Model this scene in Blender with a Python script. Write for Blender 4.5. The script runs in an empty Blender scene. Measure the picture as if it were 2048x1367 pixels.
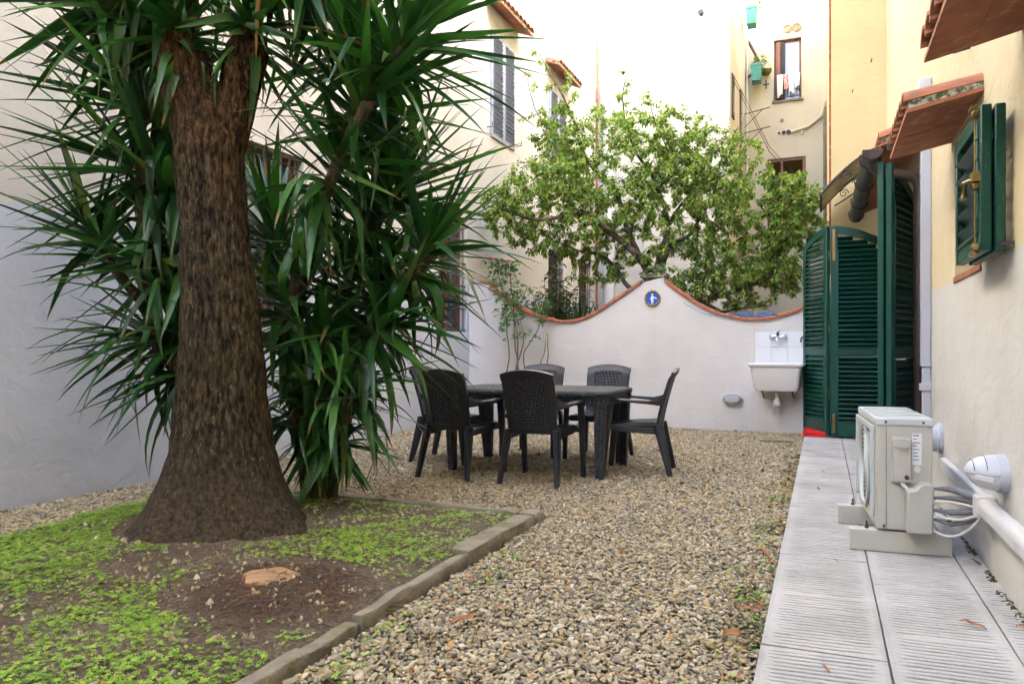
import bpy, bmesh, math, random
import numpy as np
from mathutils import Vector, Matrix, noise, Euler
random.seed(7); rng = np.random.default_rng(7)
R = math.radians
SC = bpy.context.scene; COL = SC.collection

# ------------------------------------------------------------------ camera
cam = bpy.data.cameras.new('camera'); cam_o = bpy.data.objects.new('camera', cam); COL.objects.link(cam_o)
cam.sensor_width = 36; cam.lens = 26.37; cam.shift_y = 0.0066; cam.clip_start = .05; cam.clip_end = 400
cam_o.location = (0, 0, 1.08); cam_o.rotation_euler = (R(90), 0, R(22.49)); SC.camera = cam_o
# ------------------------------------------------------------------ sky and sun
SUN = Vector((1, -.5, .75)).normalized()
elev = math.asin(SUN.z); azim = math.atan2(SUN.x, SUN.y)
w = bpy.data.worlds.new('World'); SC.world = w; w.use_nodes = True
wn = w.node_tree; bg = wn.nodes['Background']
sky = wn.nodes.new('ShaderNodeTexSky'); sky.sky_type = 'NISHITA'; sky.sun_disc = False
sky.sun_elevation = elev; sky.sun_rotation = azim; sky.air_density = .45; sky.dust_density = 2.2; sky.ozone_density = .4
wn.links.new(sky.outputs[0], bg.inputs[0]); bg.inputs[1].default_value = .15
sl = bpy.data.lights.new('sun', 'SUN'); sl.energy = 3.6; sl.angle = R(.5); sl.color = (1, .93, .82)
so = bpy.data.objects.new('sun', sl); COL.objects.link(so); so.rotation_euler = (-SUN).to_track_quat('-Z', 'Y').to_euler(); so.location = (10, -5, 20)
vs = SC.view_settings; vs.view_transform = 'Standard'; vs.look = 'None'; vs.gamma = 1; vs.use_curve_mapping = False
vs.exposure = 4.3
SC.cycles.max_bounces = 6; SC.cycles.diffuse_bounces = 4; SC.cycles.glossy_bounces = 3; SC.cycles.transmission_bounces = 4
SC.cycles.use_denoising = True; SC.cycles.use_adaptive_sampling = True; SC.cycles.adaptive_threshold = .03

# ------------------------------------------------------------------ helpers
def tag(o, label=None, cat=None, group=None, kind=None):
    if label: o['label'] = label
    if cat: o['category'] = cat
    if group: o['group'] = group
    if kind: o['kind'] = kind
    return o
def empty(name, label=None, cat=None, group=None, loc=(0, 0, 0), rz=0, kind=None):
    o = bpy.data.objects.new(name, None); COL.objects.link(o); o.location = loc; o.rotation_euler = (0, 0, rz)
    return tag(o, label, cat, group, kind)
def put(name, me, parent=None, loc=(0, 0, 0), rot=(0, 0, 0), scale=(1, 1, 1)):
    o = bpy.data.objects.new(name, me); COL.objects.link(o); o.parent = parent
    o.location = loc; o.rotation_euler = rot; o.scale = scale
    return o
def copy_tree(o, parent=None):
    c = o.copy(); COL.objects.link(c); c.parent = parent
    for ch in list(o.children): copy_tree(ch, c)
    return c
class MB:
    def __init__(s): s.V = []; s.F = []
    def add(s, vs, fs):
        b = len(s.V); s.V += [tuple(v) for v in vs]; s.F += [tuple(b + i for i in f) for f in fs]; return s
    def box(s, x0, x1, y0, y1, z0, z1):
        return s.add([(x0,y0,z0),(x1,y0,z0),(x1,y1,z0),(x0,y1,z0),(x0,y0,z1),(x1,y0,z1),(x1,y1,z1),(x0,y1,z1)],
                     [(0,3,2,1),(4,5,6,7),(0,1,5,4),(1,2,6,5),(2,3,7,6),(3,0,4,7)])
    def obox(s, c, size, rot=(0, 0, 0)):
        m = Euler(rot).to_matrix(); c = Vector(c); h = [q/2 for q in size]
        vs = [c + m @ Vector((a*h[0], b*h[1], d*h[2])) for d in (-1, 1) for a, b in ((-1,-1),(1,-1),(1,1),(-1,1))]
        return s.add(vs, [(0,3,2,1),(4,5,6,7),(0,1,5,4),(1,2,6,5),(2,3,7,6),(3,0,4,7)])
    def bar(s, p, q, wdt, hgt):
        p, q = Vector(p), Vector(q); a = (q-p).normalized(); up = Vector((0,0,1)) if abs(a.z) < .95 else Vector((0,1,0))
        x = a.cross(up).normalized(); z = x.cross(a)
        vs = [b + x*i*wdt/2 + z*j*hgt/2 for b in (p, q) for i, j in ((-1,-1),(1,-1),(1,1),(-1,1))]
        return s.add(vs, [(0,1,2,3),(7,6,5,4),(0,4,5,1),(1,5,6,2),(2,6,7,3),(3,7,4,0)])
    def tube(s, pts, r, n=8, caps=True):
        pts = [Vector(p) for p in pts]; k = len(pts); rs = r if isinstance(r, (list, tuple)) else [r]*k
        rings = []; px = None
        for i, p in enumerate(pts):
            a = (pts[min(i+1, k-1)] - pts[max(i-1, 0)]); a = a.normalized() if a.length > 1e-9 else Vector((0,0,1))
            if px is None: px = a.orthogonal().normalized()
            px = (px - a*px.dot(a)); px = px.normalized() if px.length > 1e-6 else a.orthogonal().normalized()
            y = a.cross(px)
            rings.append([p + (px*math.cos(t) + y*math.sin(t))*rs[i] for t in [2*math.pi*j/n for j in range(n)]])
        return s.loft(rings, caps)
    def loft(s, rings, caps=True, closed=True):
        b = len(s.V); n = len(rings[0])
        for rg in rings: s.V += [tuple(v) for v in rg]
        m = n if closed else n-1
        for i in range(len(rings)-1):
            for j in range(m):
                a0 = b+i*n+j; a1 = b+i*n+(j+1) % n
                s.F.append((a0, a1, a1+n, a0+n))
        if caps and closed:
            s.F.append(tuple(b+j for j in reversed(range(n)))); s.F.append(tuple(b+(len(rings)-1)*n+j for j in range(n)))
        return s
    def lathe(s, prof, c=(0,0,0), axis='z', n=24, caps=True):
        rings = []
        for r, h in prof:
            rg = []
            for j in range(n):
                t = 2*math.pi*j/n; x, y = r*math.cos(t), r*math.sin(t)
                v = (x, y, h) if axis == 'z' else ((h, x, y) if axis == 'x' else (y, h, x))
                rg.append((c[0]+v[0], c[1]+v[1], c[2]+v[2]))
            rings.append(rg)
        return s.loft(rings, caps)
    def prism(s, poly, y0, y1, axis='y'):
        n = len(poly)
        f = (lambda a, b, y: (a, y, b)) if axis == 'y' else ((lambda a, b, y: (y, a, b)) if axis == 'x' else (lambda a, b, y: (a, b, y)))
        vs = [f(a, b, y0) for a, b in poly] + [f(a, b, y1) for a, b in poly]
        return s.add(vs, [tuple(range(n)), tuple(reversed(range(n, 2*n)))] + [(i, i+n, (i+1) % n+n, (i+1) % n) for i in range(n)])
    def shell(s, fn, ss, ts, th):
        S, T = len(ss), len(ts)
        P = [[Vector(fn(a, t)) for t in ts] for a in ss]; top = []; bot = []
        for i in range(S):
            for j in range(T):
                du = P[min(i+1,S-1)][j]-P[max(i-1,0)][j]; dv = P[i][min(j+1,T-1)]-P[i][max(j-1,0)]
                nn = du.cross(dv).normalized()*th/2; top.append(P[i][j]+nn); bot.append(P[i][j]-nn)
        N = S*T; fs = []
        for i in range(S-1):
            for j in range(T-1):
                a = i*T+j; fs.append((a, a+T, a+T+1, a+1)); fs.append((N+a, N+a+1, N+a+T+1, N+a+T))
        for i in range(S-1):
            for j, fl in ((0, 0), (T-1, 1)):
                a = i*T+j; q = (a, N+a, N+a+T, a+T); fs.append(q if not fl else q[::-1])
        for j in range(T-1):
            for i, fl in ((0, 1), (S-1, 0)):
                a = i*T+j; q = (a, N+a, N+a+1, a+1); fs.append(q if not fl else q[::-1])
        return s.add(top+bot, fs)
    def mesh(s, name, mat=None, smooth=None):
        me = bpy.data.meshes.new(name); me.from_pydata(s.V, [], s.F)
        bm = bmesh.new(); bm.from_mesh(me); bmesh.ops.recalc_face_normals(bm, faces=bm.faces); bm.to_mesh(me); bm.free()
        if mat: me.materials.append(M[mat])
        if smooth is not None:
            me.shade_smooth()
            if smooth < 179: me.set_sharp_from_angle(angle=R(smooth))
        return me
    def build(s, name, mat, parent=None, smooth=None, bevel=0, seg=2, **k):
        o = put(name, s.mesh(name, mat, smooth), parent, **k)
        if bevel:
            m = o.modifiers.new('bevel', 'BEVEL'); m.width = bevel; m.segments = seg; m.limit_method = 'ANGLE'; m.angle_limit = R(35)
            if smooth is None: o.data.shade_smooth(); o.data.set_sharp_from_angle(angle=R(50))
        return o
def quick_mesh(name, V, F, mat, rnd=None, smooth=False, tl=None):
    me = bpy.data.meshes.new(name); V = np.asarray(V, np.float32).reshape(-1, 3); F = np.asarray(F, np.int32)
    n, k = F.shape
    me.vertices.add(len(V)); me.vertices.foreach_set('co', V.ravel())
    me.loops.add(n*k); me.loops.foreach_set('vertex_index', F.ravel())
    me.polygons.add(n); me.polygons.foreach_set('loop_start', np.arange(0, n*k, k, dtype=np.int32)); me.polygons.foreach_set('loop_total', np.full(n, k, np.int32))
    me.update(calc_edges=True)
    if rnd is not None:
        a = me.attributes.new('rnd', 'FLOAT', 'POINT'); a.data.foreach_set('value', np.asarray(rnd, np.float32))
    if tl is not None:
        a = me.attributes.new('tl', 'FLOAT', 'POINT'); a.data.foreach_set('value', np.asarray(tl, np.float32))
    me.materials.append(M[mat])
    if smooth: me.shade_smooth()
    return me

# ------------------------------------------------------------------ materials
M = {}
class NT:
    def __init__(s, name):
        m = bpy.data.materials.new(name); m.use_nodes = True; M[name] = m
        s.t = m.node_tree; s.N = s.t.nodes; s.p = s.N['Principled BSDF']; s.out = s.N['Material Output']
    def n(s, typ, **k):
        o = s.N.new('ShaderNode'+typ)
        for a, b in k.items(): setattr(o, a, b)
        return o
    def l(s, a, b): s.t.links.new(a, b)
    def co(s, which='Object', stretch=None, rot=None):
        if which == 'Position': c = s.n('NewGeometry').outputs['Position']
        else: c = s.n('TexCoord').outputs[which]
        if stretch or rot:
            mp = s.n('Mapping'); s.l(c, mp.inputs[0])
            if stretch: mp.inputs['Scale'].default_value = stretch
            if rot: mp.inputs['Rotation'].default_value = rot
            c = mp.outputs[0]
        return c
    def noise(s, c, sc, detail=4, rough=.55, dist=0):
        o = s.n('TexNoise'); s.l(c, o.inputs['Vector']); o.inputs['Scale'].default_value = sc
        o.inputs['Detail'].default_value = detail; o.inputs['Roughness'].default_value = rough; o.inputs['Distortion'].default_value = dist
        return o.outputs['Fac']
    def ramp(s, f, stops, interp='LINEAR'):
        o = s.n('ValToRGB'); o.color_ramp.interpolation = interp; e = o.color_ramp.elements
        while len(e) < len(stops): e.new(.5)
        for q, (p, c) in zip(e, stops):
            q.position = p; q.color = (c, c, c, 1) if isinstance(c, (int, float)) else (*c, 1)
        s.l(f, o.inputs[0]); return o.outputs[0]
    def mix(s, f, a, b, mode='MIX'):
        o = s.n('Mix', data_type='RGBA', blend_type=mode)
        for v, i in ((f, 0), (a, 6), (b, 7)):
            if hasattr(v, 'links') or hasattr(v, 'is_linked'): s.l(v, o.inputs[i])
            else: o.inputs[i].default_value = v if isinstance(v, (int, float)) else (*v, 1)
        return o.outputs[2]
    def math(s, op, a, b=0, c=None):
        o = s.n('Math', operation=op)
        for i, v in enumerate((a, b, c)):
            if v is None: continue
            if hasattr(v, 'is_linked'): s.l(v, o.inputs[i])
            else: o.inputs[i].default_value = v
        return o.outputs[0]
    def bump(s, h, strength=.3, dist=.01, prev=None):
        o = s.n('Bump'); o.inputs['Strength'].default_value = strength; o.inputs['Distance'].default_value = dist
        s.l(h, o.inputs['Height'])
        if prev: s.l(prev, o.inputs['Normal'])
        s.l(o.outputs[0], s.p.inputs['Normal']); return o.outputs[0]
    def set(s, col=None, rough=None, metal=None, spec=None, **k):
        for key, v in (('Base Color', col), ('Roughness', rough), ('Metallic', metal), ('Specular IOR Level', spec)):
            if v is None: continue
            i = s.p.inputs[key]
            if hasattr(v, 'is_linked'): s.l(v, i)
            else: i.default_value = v if isinstance(v, (int, float)) else (*v, 1)
def mat(name, col, col2=None, sc=6, rough=.55, bump=0, bsc=60, metal=0, spec=.5, co='Object', stretch=None, lo=.35, hi=.65, col3=None, sc3=30, bd=.004, trl=0):
    t = NT(name); c = t.co(co, stretch)
    if col2:
        f = t.ramp(t.noise(c, sc, 5), [(lo, 0.), (hi, 1.)]); base = t.mix(f, col, col2)
    else: base = col
    if col3:
        f = t.ramp(t.noise(c, sc3, 3), [(.55, 0.), (.7, 1.)]); base = t.mix(f, base, col3)
    t.set(base, rough, metal, spec)
    if bump: t.bump(t.noise(c, bsc, 5), bump, bd)
    if trl:
        tr = t.n('BsdfTranslucent'); ms = t.n('MixShader'); ms.inputs[0].default_value = trl
        if hasattr(base, 'is_linked'): t.l(base, tr.inputs[0])
        else: tr.inputs[0].default_value = (*base, 1)
        t.l(t.p.outputs[0], ms.inputs[1]); t.l(tr.outputs[0], ms.inputs[2]); t.l(ms.outputs[0], t.out.inputs[0])
    return t
def plaster(name, lower, upper=None, zs=2, stain=(.45, .4, .3), rel=.35, streak=.35):
    t = NT(name); c = t.co('Position')
    n1 = t.noise(c, .9, 5, .6); n2 = t.noise(c, 7, 6, .65)
    base = lower
    if upper:
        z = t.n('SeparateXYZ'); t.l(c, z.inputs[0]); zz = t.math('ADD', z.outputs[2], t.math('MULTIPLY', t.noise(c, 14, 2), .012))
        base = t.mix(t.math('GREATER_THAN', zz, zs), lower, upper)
    dull = t.mix(1., base, (.86, .85, .83), 'MULTIPLY')
    base = t.mix(t.ramp(n1, [(.35, 0.), (.7, 1.)]), base, dull)
    cs = t.co('Position', (2.2, 2.2, .16)); st = t.ramp(t.noise(cs, 2.3, 5, .6), [(.56, 0.), (.78, streak)])
    base = t.mix(st, base, t.mix(1., base, stain, 'OVERLAY'))
    spot = t.ramp(t.noise(c, 24, 3), [(.70, 0.), (.78, .25)]); base = t.mix(spot, base, (.35, .31, .25))
    pat = t.ramp(t.noise(t.co('Position', (1, 1, 1.3)), .55, 6, .7, 1.2), [(.57, 0.), (.585, .10)]); base = t.mix(pat, base, (.50, .48, .44))
    zf = t.n('SeparateXYZ'); t.l(c, zf.inputs[0]); spl = t.ramp(t.math('SUBTRACT', t.math('MULTIPLY', t.noise(c, 5, 6, .75), .9), t.math('MULTIPLY', zf.outputs[2], 1.6)), [(.22, 0.), (.5, .28)]); base = t.mix(spl, base, (.36, .33, .27))
    t.set(base, .88, 0, .25)
    vor = t.n('TexVoronoi'); vor.inputs['Scale'].default_value = 2.2; t.l(c, vor.inputs[0])
    h = t.math('ADD', t.math('MULTIPLY', t.noise(t.co('Position', (1, 1, 1.6)), 5, 6, .6, .8), .8), t.math('MULTIPLY', n2, .5))
    b = t.bump(h, rel, .03); t.bump(t.noise(c, 130, 3), .12, .004, b)
    return t
plaster('plaster_right', (.57, .56, .53), (.64, .545, .35), 1.49)
plaster('plaster_left', (.54, .575, .66), (.62, .60, .555), 2.06)  # lower band's colour has the bluish tint of the skylight painted in
plaster('plaster_wall', (.67, .65, .63), rel=.25)
plaster('plaster_mid', (.56, .53, .46), streak=.2)
plaster('plaster_far', (.56, .515, .385), streak=.25)
plaster('plaster_step', (.62, .51, .28))
mat('terracotta', (.36, .125, .06), (.25, .09, .045), 9, .8, .3, 50, col3=(.42, .22, .13), sc3=14)
mat('terracotta_tile', (.42, .16, .08), (.30, .12, .07), 7, .85, .35, 60, col3=(.16, .14, .09), sc3=11)
mat('cap_brick', (.40, .13, .065), (.28, .09, .05), 12, .85, .5, 70, co='Position', col3=(.20, .16, .12), sc3=22)
mat('mossy_mortar', (.42, .40, .33), (.09, .10, .025), 26, .95, .8, 90, lo=.42, hi=.56, bd=.012)
mat('green_paint', (.004, .062, .042), (.004, .050, .034), 3, .42, .05, 30, col3=(.010, .095, .066), sc3=60, spec=.35)
mat('green_slat', (.004, .060, .041), (.004, .048, .033), 4, .40, .04, 40, spec=.35)
mat('grey_shutter', (.33, .36, .45), (.28, .31, .40), 5, .5, .1, 50)
mat('brass', (.40, .29, .11), (.27, .19, .07), 30, .32, 0, 50, 1)
mat('wood_frame', (.22, .075, .03), (.13, .045, .02), 8, .5, .2, 60, stretch=(4, 4, .6))
mat('dark_wood', (.05, .03, .025), None, 5, .5)
mat('iron', (.055, .055, .06), (.09, .07, .06), 20, .6, .2, 90, .4)
mat('gutter_brown', (.055, .036, .03), (.04, .027, .022), 6, .38, .1, 30, .3)
mat('gutter_grey', (.075, .07, .06), (.05, .047, .04), 5, .42, .1, 30, .5)
mat('pvc_white', (.58, .58, .58), (.52, .52, .51), 4, .4, 0, 40)
mat('pvc_grey', (.44, .46, .51), None, 4, .4)
mat('ac_paint', (.47, .46, .40), (.42, .41, .345), 4, .45, .03, 200, col3=(.47, .445, .36), sc3=9)
mat('ac_top', (.52, .55, .54), (.46, .49, .47), 5, .35)
mat('ac_dark', (.10, .10, .10), None, 5, .5)
mat('sticker', (.72, .73, .73), None, 5, .5)
mat('ink', (.12, .12, .12), None, 5, .6)
mat('foam_grey', (.17, .18, .20), (.13, .135, .15), 30, .8, .3, 80)
mat('cable_white', (.62, .60, .54), None, 5, .5)
mat('ceramic', (.80, .79, .77), (.77, .76, .73), 3, .12, 0)
mat('tile_white', (.74, .76, .80), (.71, .73, .77), 2, .14, 0)
mat('grout', (.55, .50, .38), None, 4, .9)
mat('chrome', (.75, .76, .78), None, 4, .12, 0, 5, 1)
mat('frosted', (.55, .57, .58), None, 6, .25, .3, 120)
mat('lamp_grey', (.40, .43, .46), None, 6, .35, .05, 120)
mat('red_plastic', (.62, .015, .012), None, 6, .4)
mat('rope_blue', (.06, .16, .36), (.10, .24, .48), 60, .7)
mat('plastic_dark', (.024, .026, .032), (.018, .020, .025), 5, .38, .05, 200)
mat('bark_plum', (.055, .040, .028), (.12, .09, .06), 9, .9, .8, 40, bd=.01)
mat('twig', (.10, .05, .03), (.16, .09, .05), 9, .8)
mat('rose_stem', (.13, .085, .045), (.20, .15, .08), 12, .8, .4, 60)
mat('yucca_stem', (.11, .075, .04), (.05, .055, .02), 18, .9, .9, 50, bd=.015, col3=(.20, .09, .04), sc3=25)
mat('dry_leaf', (.30, .10, .035), (.42, .22, .08), 25, .7, .2, 60, trl=.25)
mat('dead_leaf_yucca', (.42, .25, .06), (.28, .12, .04), 9, .6, trl=.3)
mat('stone_kerb', (.27, .235, .165), (.18, .155, .105), 7, .92, .9, 45, bd=.012, co='Position', col3=(.13, .11, .02), sc3=6)
mat('cloth_white', (.78, .78, .80), None, 4, .9, .2, 60)
mat('cloth_cream', (.76, .70, .58), None, 4, .9, .2, 60)
mat('cloth_red', (.55, .06, .07), (.75, .6, .55), 18, .9)
mat('turquoise', (.07, .30, .25), (.05, .22, .18), 14, .6)
mat('pot_red', (.55, .10, .05), None, 4, .7)
mat('blue_glaze', (.015, .10, .52), (.02, .14, .62), 20, .2)
mat('wreath', (.12, .16, .02), (.45, .22, .04), 120, .4, lo=.45, hi=.55, col3=(.40, .05, .03), sc3=90)
mat('white_glaze', (.80, .80, .80), None, 5, .2)
mat('interior', (.42, .33, .14), None, 3, .9)
mat('black', (.008, .008, .009), None, 3, .6)
mat('plum', (.020, .018, .06), (.04, .03, .09), 20, .4)
mat('petal', (.80, .30, .40), (.85, .50, .56), 30, .6, trl=.3)
mat('moss', (.075, .085, .012), (.12, .12, .02), 30, .95, .9, 120, bd=.01)
mat('rubble', (.30, .27, .22), (.2, .16, .12), 12, .9, .5, 60)
mat('awning_panel', (.45, .40, .27), (.30, .25, .14), 6, .4, .1, 20, trl=.5, col3=(.10, .08, .03), sc3=4)
for nm in ('green_paint', 'green_slat'):
    m_ = M[nm].node_tree; pb = m_.nodes['Principled BSDF']; src = pb.inputs['Base Color'].links[0].from_socket
    tc = m_.nodes.new('ShaderNodeNewGeometry'); nz = m_.nodes.new('ShaderNodeTexNoise'); nz.inputs['Scale'].default_value = 85; nz.inputs['Detail'].default_value = 2; m_.links.new(tc.outputs['Position'], nz.inputs['Vector'])
    cr = m_.nodes.new('ShaderNodeValToRGB'); cr.color_ramp.elements[0].position = .735; cr.color_ramp.elements[1].position = .76; m_.links.new(nz.outputs['Fac'], cr.inputs[0])
    mx = m_.nodes.new('ShaderNodeMix'); mx.data_type = 'RGBA'; m_.links.new(cr.outputs[0], mx.inputs[0]); m_.links.new(src, mx.inputs[6]); mx.inputs[7].default_value = (.30, .36, .30, 1); m_.links.new(mx.outputs[2], pb.inputs['Base Color'])
    n2_ = m_.nodes.new('ShaderNodeTexNoise'); n2_.inputs['Scale'].default_value = 3.; m_.links.new(tc.outputs['Position'], n2_.inputs['Vector']); mr = m_.nodes.new('ShaderNodeMapRange'); mr.inputs[3].default_value = .28; mr.inputs[4].default_value = .58; m_.links.new(n2_.outputs['Fac'], mr.inputs[0]); m_.links.new(mr.outputs[0], pb.inputs['Roughness'])
# window glass: dark mirror-like pane
t = NT('pane'); t.set((.03, .035, .04), .06, 0, .8)
t = NT('pane_bright'); t.set((.30, .36, .42), .04, 0, 1.)
# weave (chairs and table)
t = NT('weave'); c = t.co('Object'); sx = t.n('SeparateXYZ'); t.l(c, sx.inputs[0])
u = t.math('ADD', sx.outputs[0], sx.outputs[1]); v = t.math('ADD', sx.outputs[2], sx.outputs[1])
def wv(q, f): return t.math('ABSOLUTE', t.math('SINE', t.math('MULTIPLY', q, f)))
fu, fv = math.pi/.034, math.pi/.019
su = wv(u, fu); sv = wv(v, fv)
cu = t.math('FLOOR', t.math('MULTIPLY', u, 1/.034)); cv = t.math('FLOOR', t.math('MULTIPLY', v, 1/.019))
par = t.math('MODULO', t.math('ABSOLUTE', t.math('ADD', cu, cv)), 2)
h = t.math('ADD', t.math('MULTIPLY', su, t.math('ADD', .45, t.math('MULTIPLY', par, .55))), t.math('MULTIPLY', sv, .5))
t.set(t.mix(t.math('MULTIPLY', h, .6), (.006, .007, .009), (.040, .042, .050)), .42); t.bump(h, 1., .008)
# bark of the big trunk
t = NT('bark'); c = t.co('Object', (1, 1, .28)); c2 = t.co('Object')
c = t.co('Object', (1, 1, .33)); n1 = t.noise(c, 40, 4, .6, .3); n2 = t.noise(c2, 3, 4)
n3 = t.noise(t.co('Object', (1, 1, .3)), 60, 5, .7, .4); hz = t.n('SeparateXYZ'); t.l(c2, hz.inputs[0])
h1 = t.math('ADD', t.math('MULTIPLY', n1, .6), t.math('MULTIPLY', n3, .4))
base = t.ramp(h1, [(.39, (.004, .003, .002)), (.45, (.022, .015, .0075)), (.53, (.060, .042, .021)), (.64, (.135, .097, .052))])
up = t.ramp(t.math('ADD', t.math('MULTIPLY', hz.outputs[2], .3), t.math('MULTIPLY', t.noise(c2, 4, 4), .5)), [(.78, 0.), (1.0, 1.)])
base = t.mix(t.math('MULTIPLY', up, .5), base, t.mix(1., base, (1.7, 1.05, .55), 'MULTIPLY'))
dusty = t.ramp(t.math('ADD', hz.outputs[2], t.math('MULTIPLY', t.noise(c2, 3, 4), .5)), [(.35, 1.), (.85, 0.)])
base = t.mix(t.math('MULTIPLY', dusty, .8), base, t.mix(t.ramp(t.noise(c2, 38, 5, .7), [(.40, 0.), (.55, 1.)]), (.036, .026, .016), (.105, .077, .050)))
base = t.mix(t.ramp(n2, [(.52, 0.), (.7, .45)]), base, (.042, .040, .014))
fl = t.n('TexVoronoi'); t.l(t.co('Object', (1, 1, .38)), fl.inputs[0]); fl.inputs['Scale'].default_value = 42
flm = t.math('MULTIPLY', t.math('LESS_THAN', fl.outputs['Distance'], .20), t.ramp(t.noise(c2, 5, 2), [(.47, 0.), (.55, 1.)]))
base = t.mix(t.math('MULTIPLY', flm, .42), base, (.26, .19, .11))
t.set(base, .92, 0, .2); b = t.bump(h1, 1., .035); b = t.bump(t.noise(c, 90, 5, .7), .9, .012, b); t.bump(flm, .5, .01, b)
# soil
t = NT('soil'); c = t.co('Position')
n1 = t.noise(c, 1.8, 5); n2 = t.noise(c, 60, 6, .7)
base = t.mix(t.ramp(n1, [(.38, 0.), (.62, 1.)]), (.20, .150, .098), (.33, .265, .185))
base = t.mix(t.ramp(n2, [(.42, .75), (.68, 0.)]), base, (.085, .062, .042))
base = t.mix(t.ramp(t.noise(c, 150, 3), [(.66, 0.), (.74, .8)]), base, (.34, .29, .22))
vd = t.n('VectorMath', operation='DISTANCE'); t.l(c, vd.inputs[0]); vd.inputs[1].default_value = (-2.12, 2.53, .08)
dug = t.ramp(t.math('ADD', vd.outputs['Value'], t.math('MULTIPLY', t.noise(c, 7, 4), .22)), [(.36, .85), (.56, 0.)])
base = t.mix(dug, base, t.mix(t.ramp(n2, [(.4, 0.), (.65, 1.)]), (.055, .034, .022), (.15, .098, .062)))
t.set(base, .95, 0, .15); b = t.bump(n2, 1., .02); t.bump(t.noise(c, 220, 4), .8, .006, b)
# gravel base below the pebbles and far ground
mat('gravel_base', (.10, .085, .06), (.16, .14, .10), 40, .95, 1., 90, co='Position', bd=.01)
# pebbles: colour per pebble
t = NT('pebble')
at = t.n('Attribute', attribute_type='INSTANCER', attribute_name='rnd')
base = t.ramp(at.outputs['Fac'], [(0, (.17, .155, .135)), (.05, (.25, .225, .18)), (.18, (.40, .345, .25)), (.36, (.31, .275, .21)), (.5, (.47, .40, .27)), (.64, (.41, .325, .19)), (.76, (.52, .47, .37)), (.90, (.27, .235, .175)), (.96, (.42, .26, .10)), (.985, (.66, .62, .55))], 'CONSTANT')
c = t.co('Object'); base = t.mix(t.ramp(t.noise(c, 2.4, 4), [(.35, 0.), (.7, .6)]), base, t.mix(1., base, (.6, .58, .55), 'MULTIPLY'))
ms = t.n('Attribute', attribute_type='INSTANCER', attribute_name='moss')
base = t.mix(1., base, (1.05, 1., .87), 'MULTIPLY'); base = t.mix(ms.outputs['Fac'], base, (.085, .085, .016))
t.set(base, .72, 0, .35); t.bump(t.noise(c, 6, 4), .25, .02)
# clover and leaves
def leafmat(name, stops, attr='INSTANCER', rough=.45, trl=.3, spec=.4):
    t = NT(name); at = t.n('Attribute', attribute_type=attr, attribute_name='rnd')
    base = t.ramp(at.outputs['Fac'], stops); t.set(base, rough, 0, spec)
    tr = t.n('BsdfTranslucent'); t.l(t.mix(1., base, (1.5, 1.5, .9), 'MULTIPLY'), tr.inputs[0]); m = t.n('MixShader'); m.inputs[0].default_value = trl
    t.l(t.p.outputs[0], m.inputs[1]); t.l(tr.outputs[0], m.inputs[2]); t.l(m.outputs[0], t.out.inputs[0])
    return t
leafmat('clover', [(0, (.17, .33, .03)), (.5, (.29, .48, .055)), (1, (.42, .56, .10))])
leafmat('plum_leaf', [(0, (.055, .125, .025)), (.4, (.15, .26, .05)), (.75, (.28, .38, .085)), (.975, (.42, .50, .15)), (.985, (.35, .17, .05)), (1, (.35, .12, .04))], 'GEOMETRY', trl=.42)
leafmat('shrub_leaf', [(0, (.022, .065, .022)), (.6, (.05, .12, .03)), (1, (.09, .17, .045))], 'GEOMETRY', rough=.35, trl=.25)
leafmat('rose_leaf', [(0, (.05, .14, .04)), (.7, (.10, .22, .06)), (.88, (.15, .26, .08)), (1, (.22, .08, .05))], 'GEOMETRY', trl=.3)
# yucca leaf: lighter rim, slight stripes, differs leaf to leaf
t = NT('yucca_leaf'); oi = t.n('ObjectInfo'); at = t.n('Attribute', attribute_type='GEOMETRY', attribute_name='rnd')
f = t.math('FRACT', t.math('ADD', oi.outputs['Random'], at.outputs['Fac']))
base = t.ramp(f, [(0, (.009, .044, .010)), (.4, (.017, .078, .013)), (.7, (.032, .12, .018)), (.9, (.058, .17, .028)), (.985, (.075, .18, .032)), (1, (.12, .12, .03))])
c = t.co('Object', (60, 1, 1)); base = t.mix(t.ramp(t.noise(c, 3, 2), [(.4, 0.), (.7, .25)]), base, (.06, .12, .04))
ta = t.n('Attribute', attribute_type='GEOMETRY', attribute_name='tl')
brown = t.math('MULTIPLY', t.ramp(t.math('ADD', ta.outputs['Fac'], t.math('MULTIPLY', t.math('FRACT', t.math('MULTIPLY', f, 37.3)), .16)), [(.97, 0.), (1., 1.)]), .85)
base = t.mix(brown, base, (.16, .09, .035)); base = t.mix(t.ramp(ta.outputs['Fac'], [(.02, .6), (.16, 0.)]), base, (.12, .17, .05))
t.set(base, .34, 0, .45); tr = t.n('BsdfTranslucent'); t.l(t.mix(1., base, (1.3, 1.7, .7), 'MULTIPLY'), tr.inputs[0]); m = t.n('MixShader'); m.inputs[0].default_value = .22
t.l(t.p.outputs[0], m.inputs[1]); t.l(tr.outputs[0], m.inputs[2]); t.l(m.outputs[0], t.out.inputs[0])
# old hanging yucca leaf, dusty
mat('yucca_old', (.050, .090, .055), (.10, .13, .075), 3, .45, trl=.15, stretch=(20, 1, 1))
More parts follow.
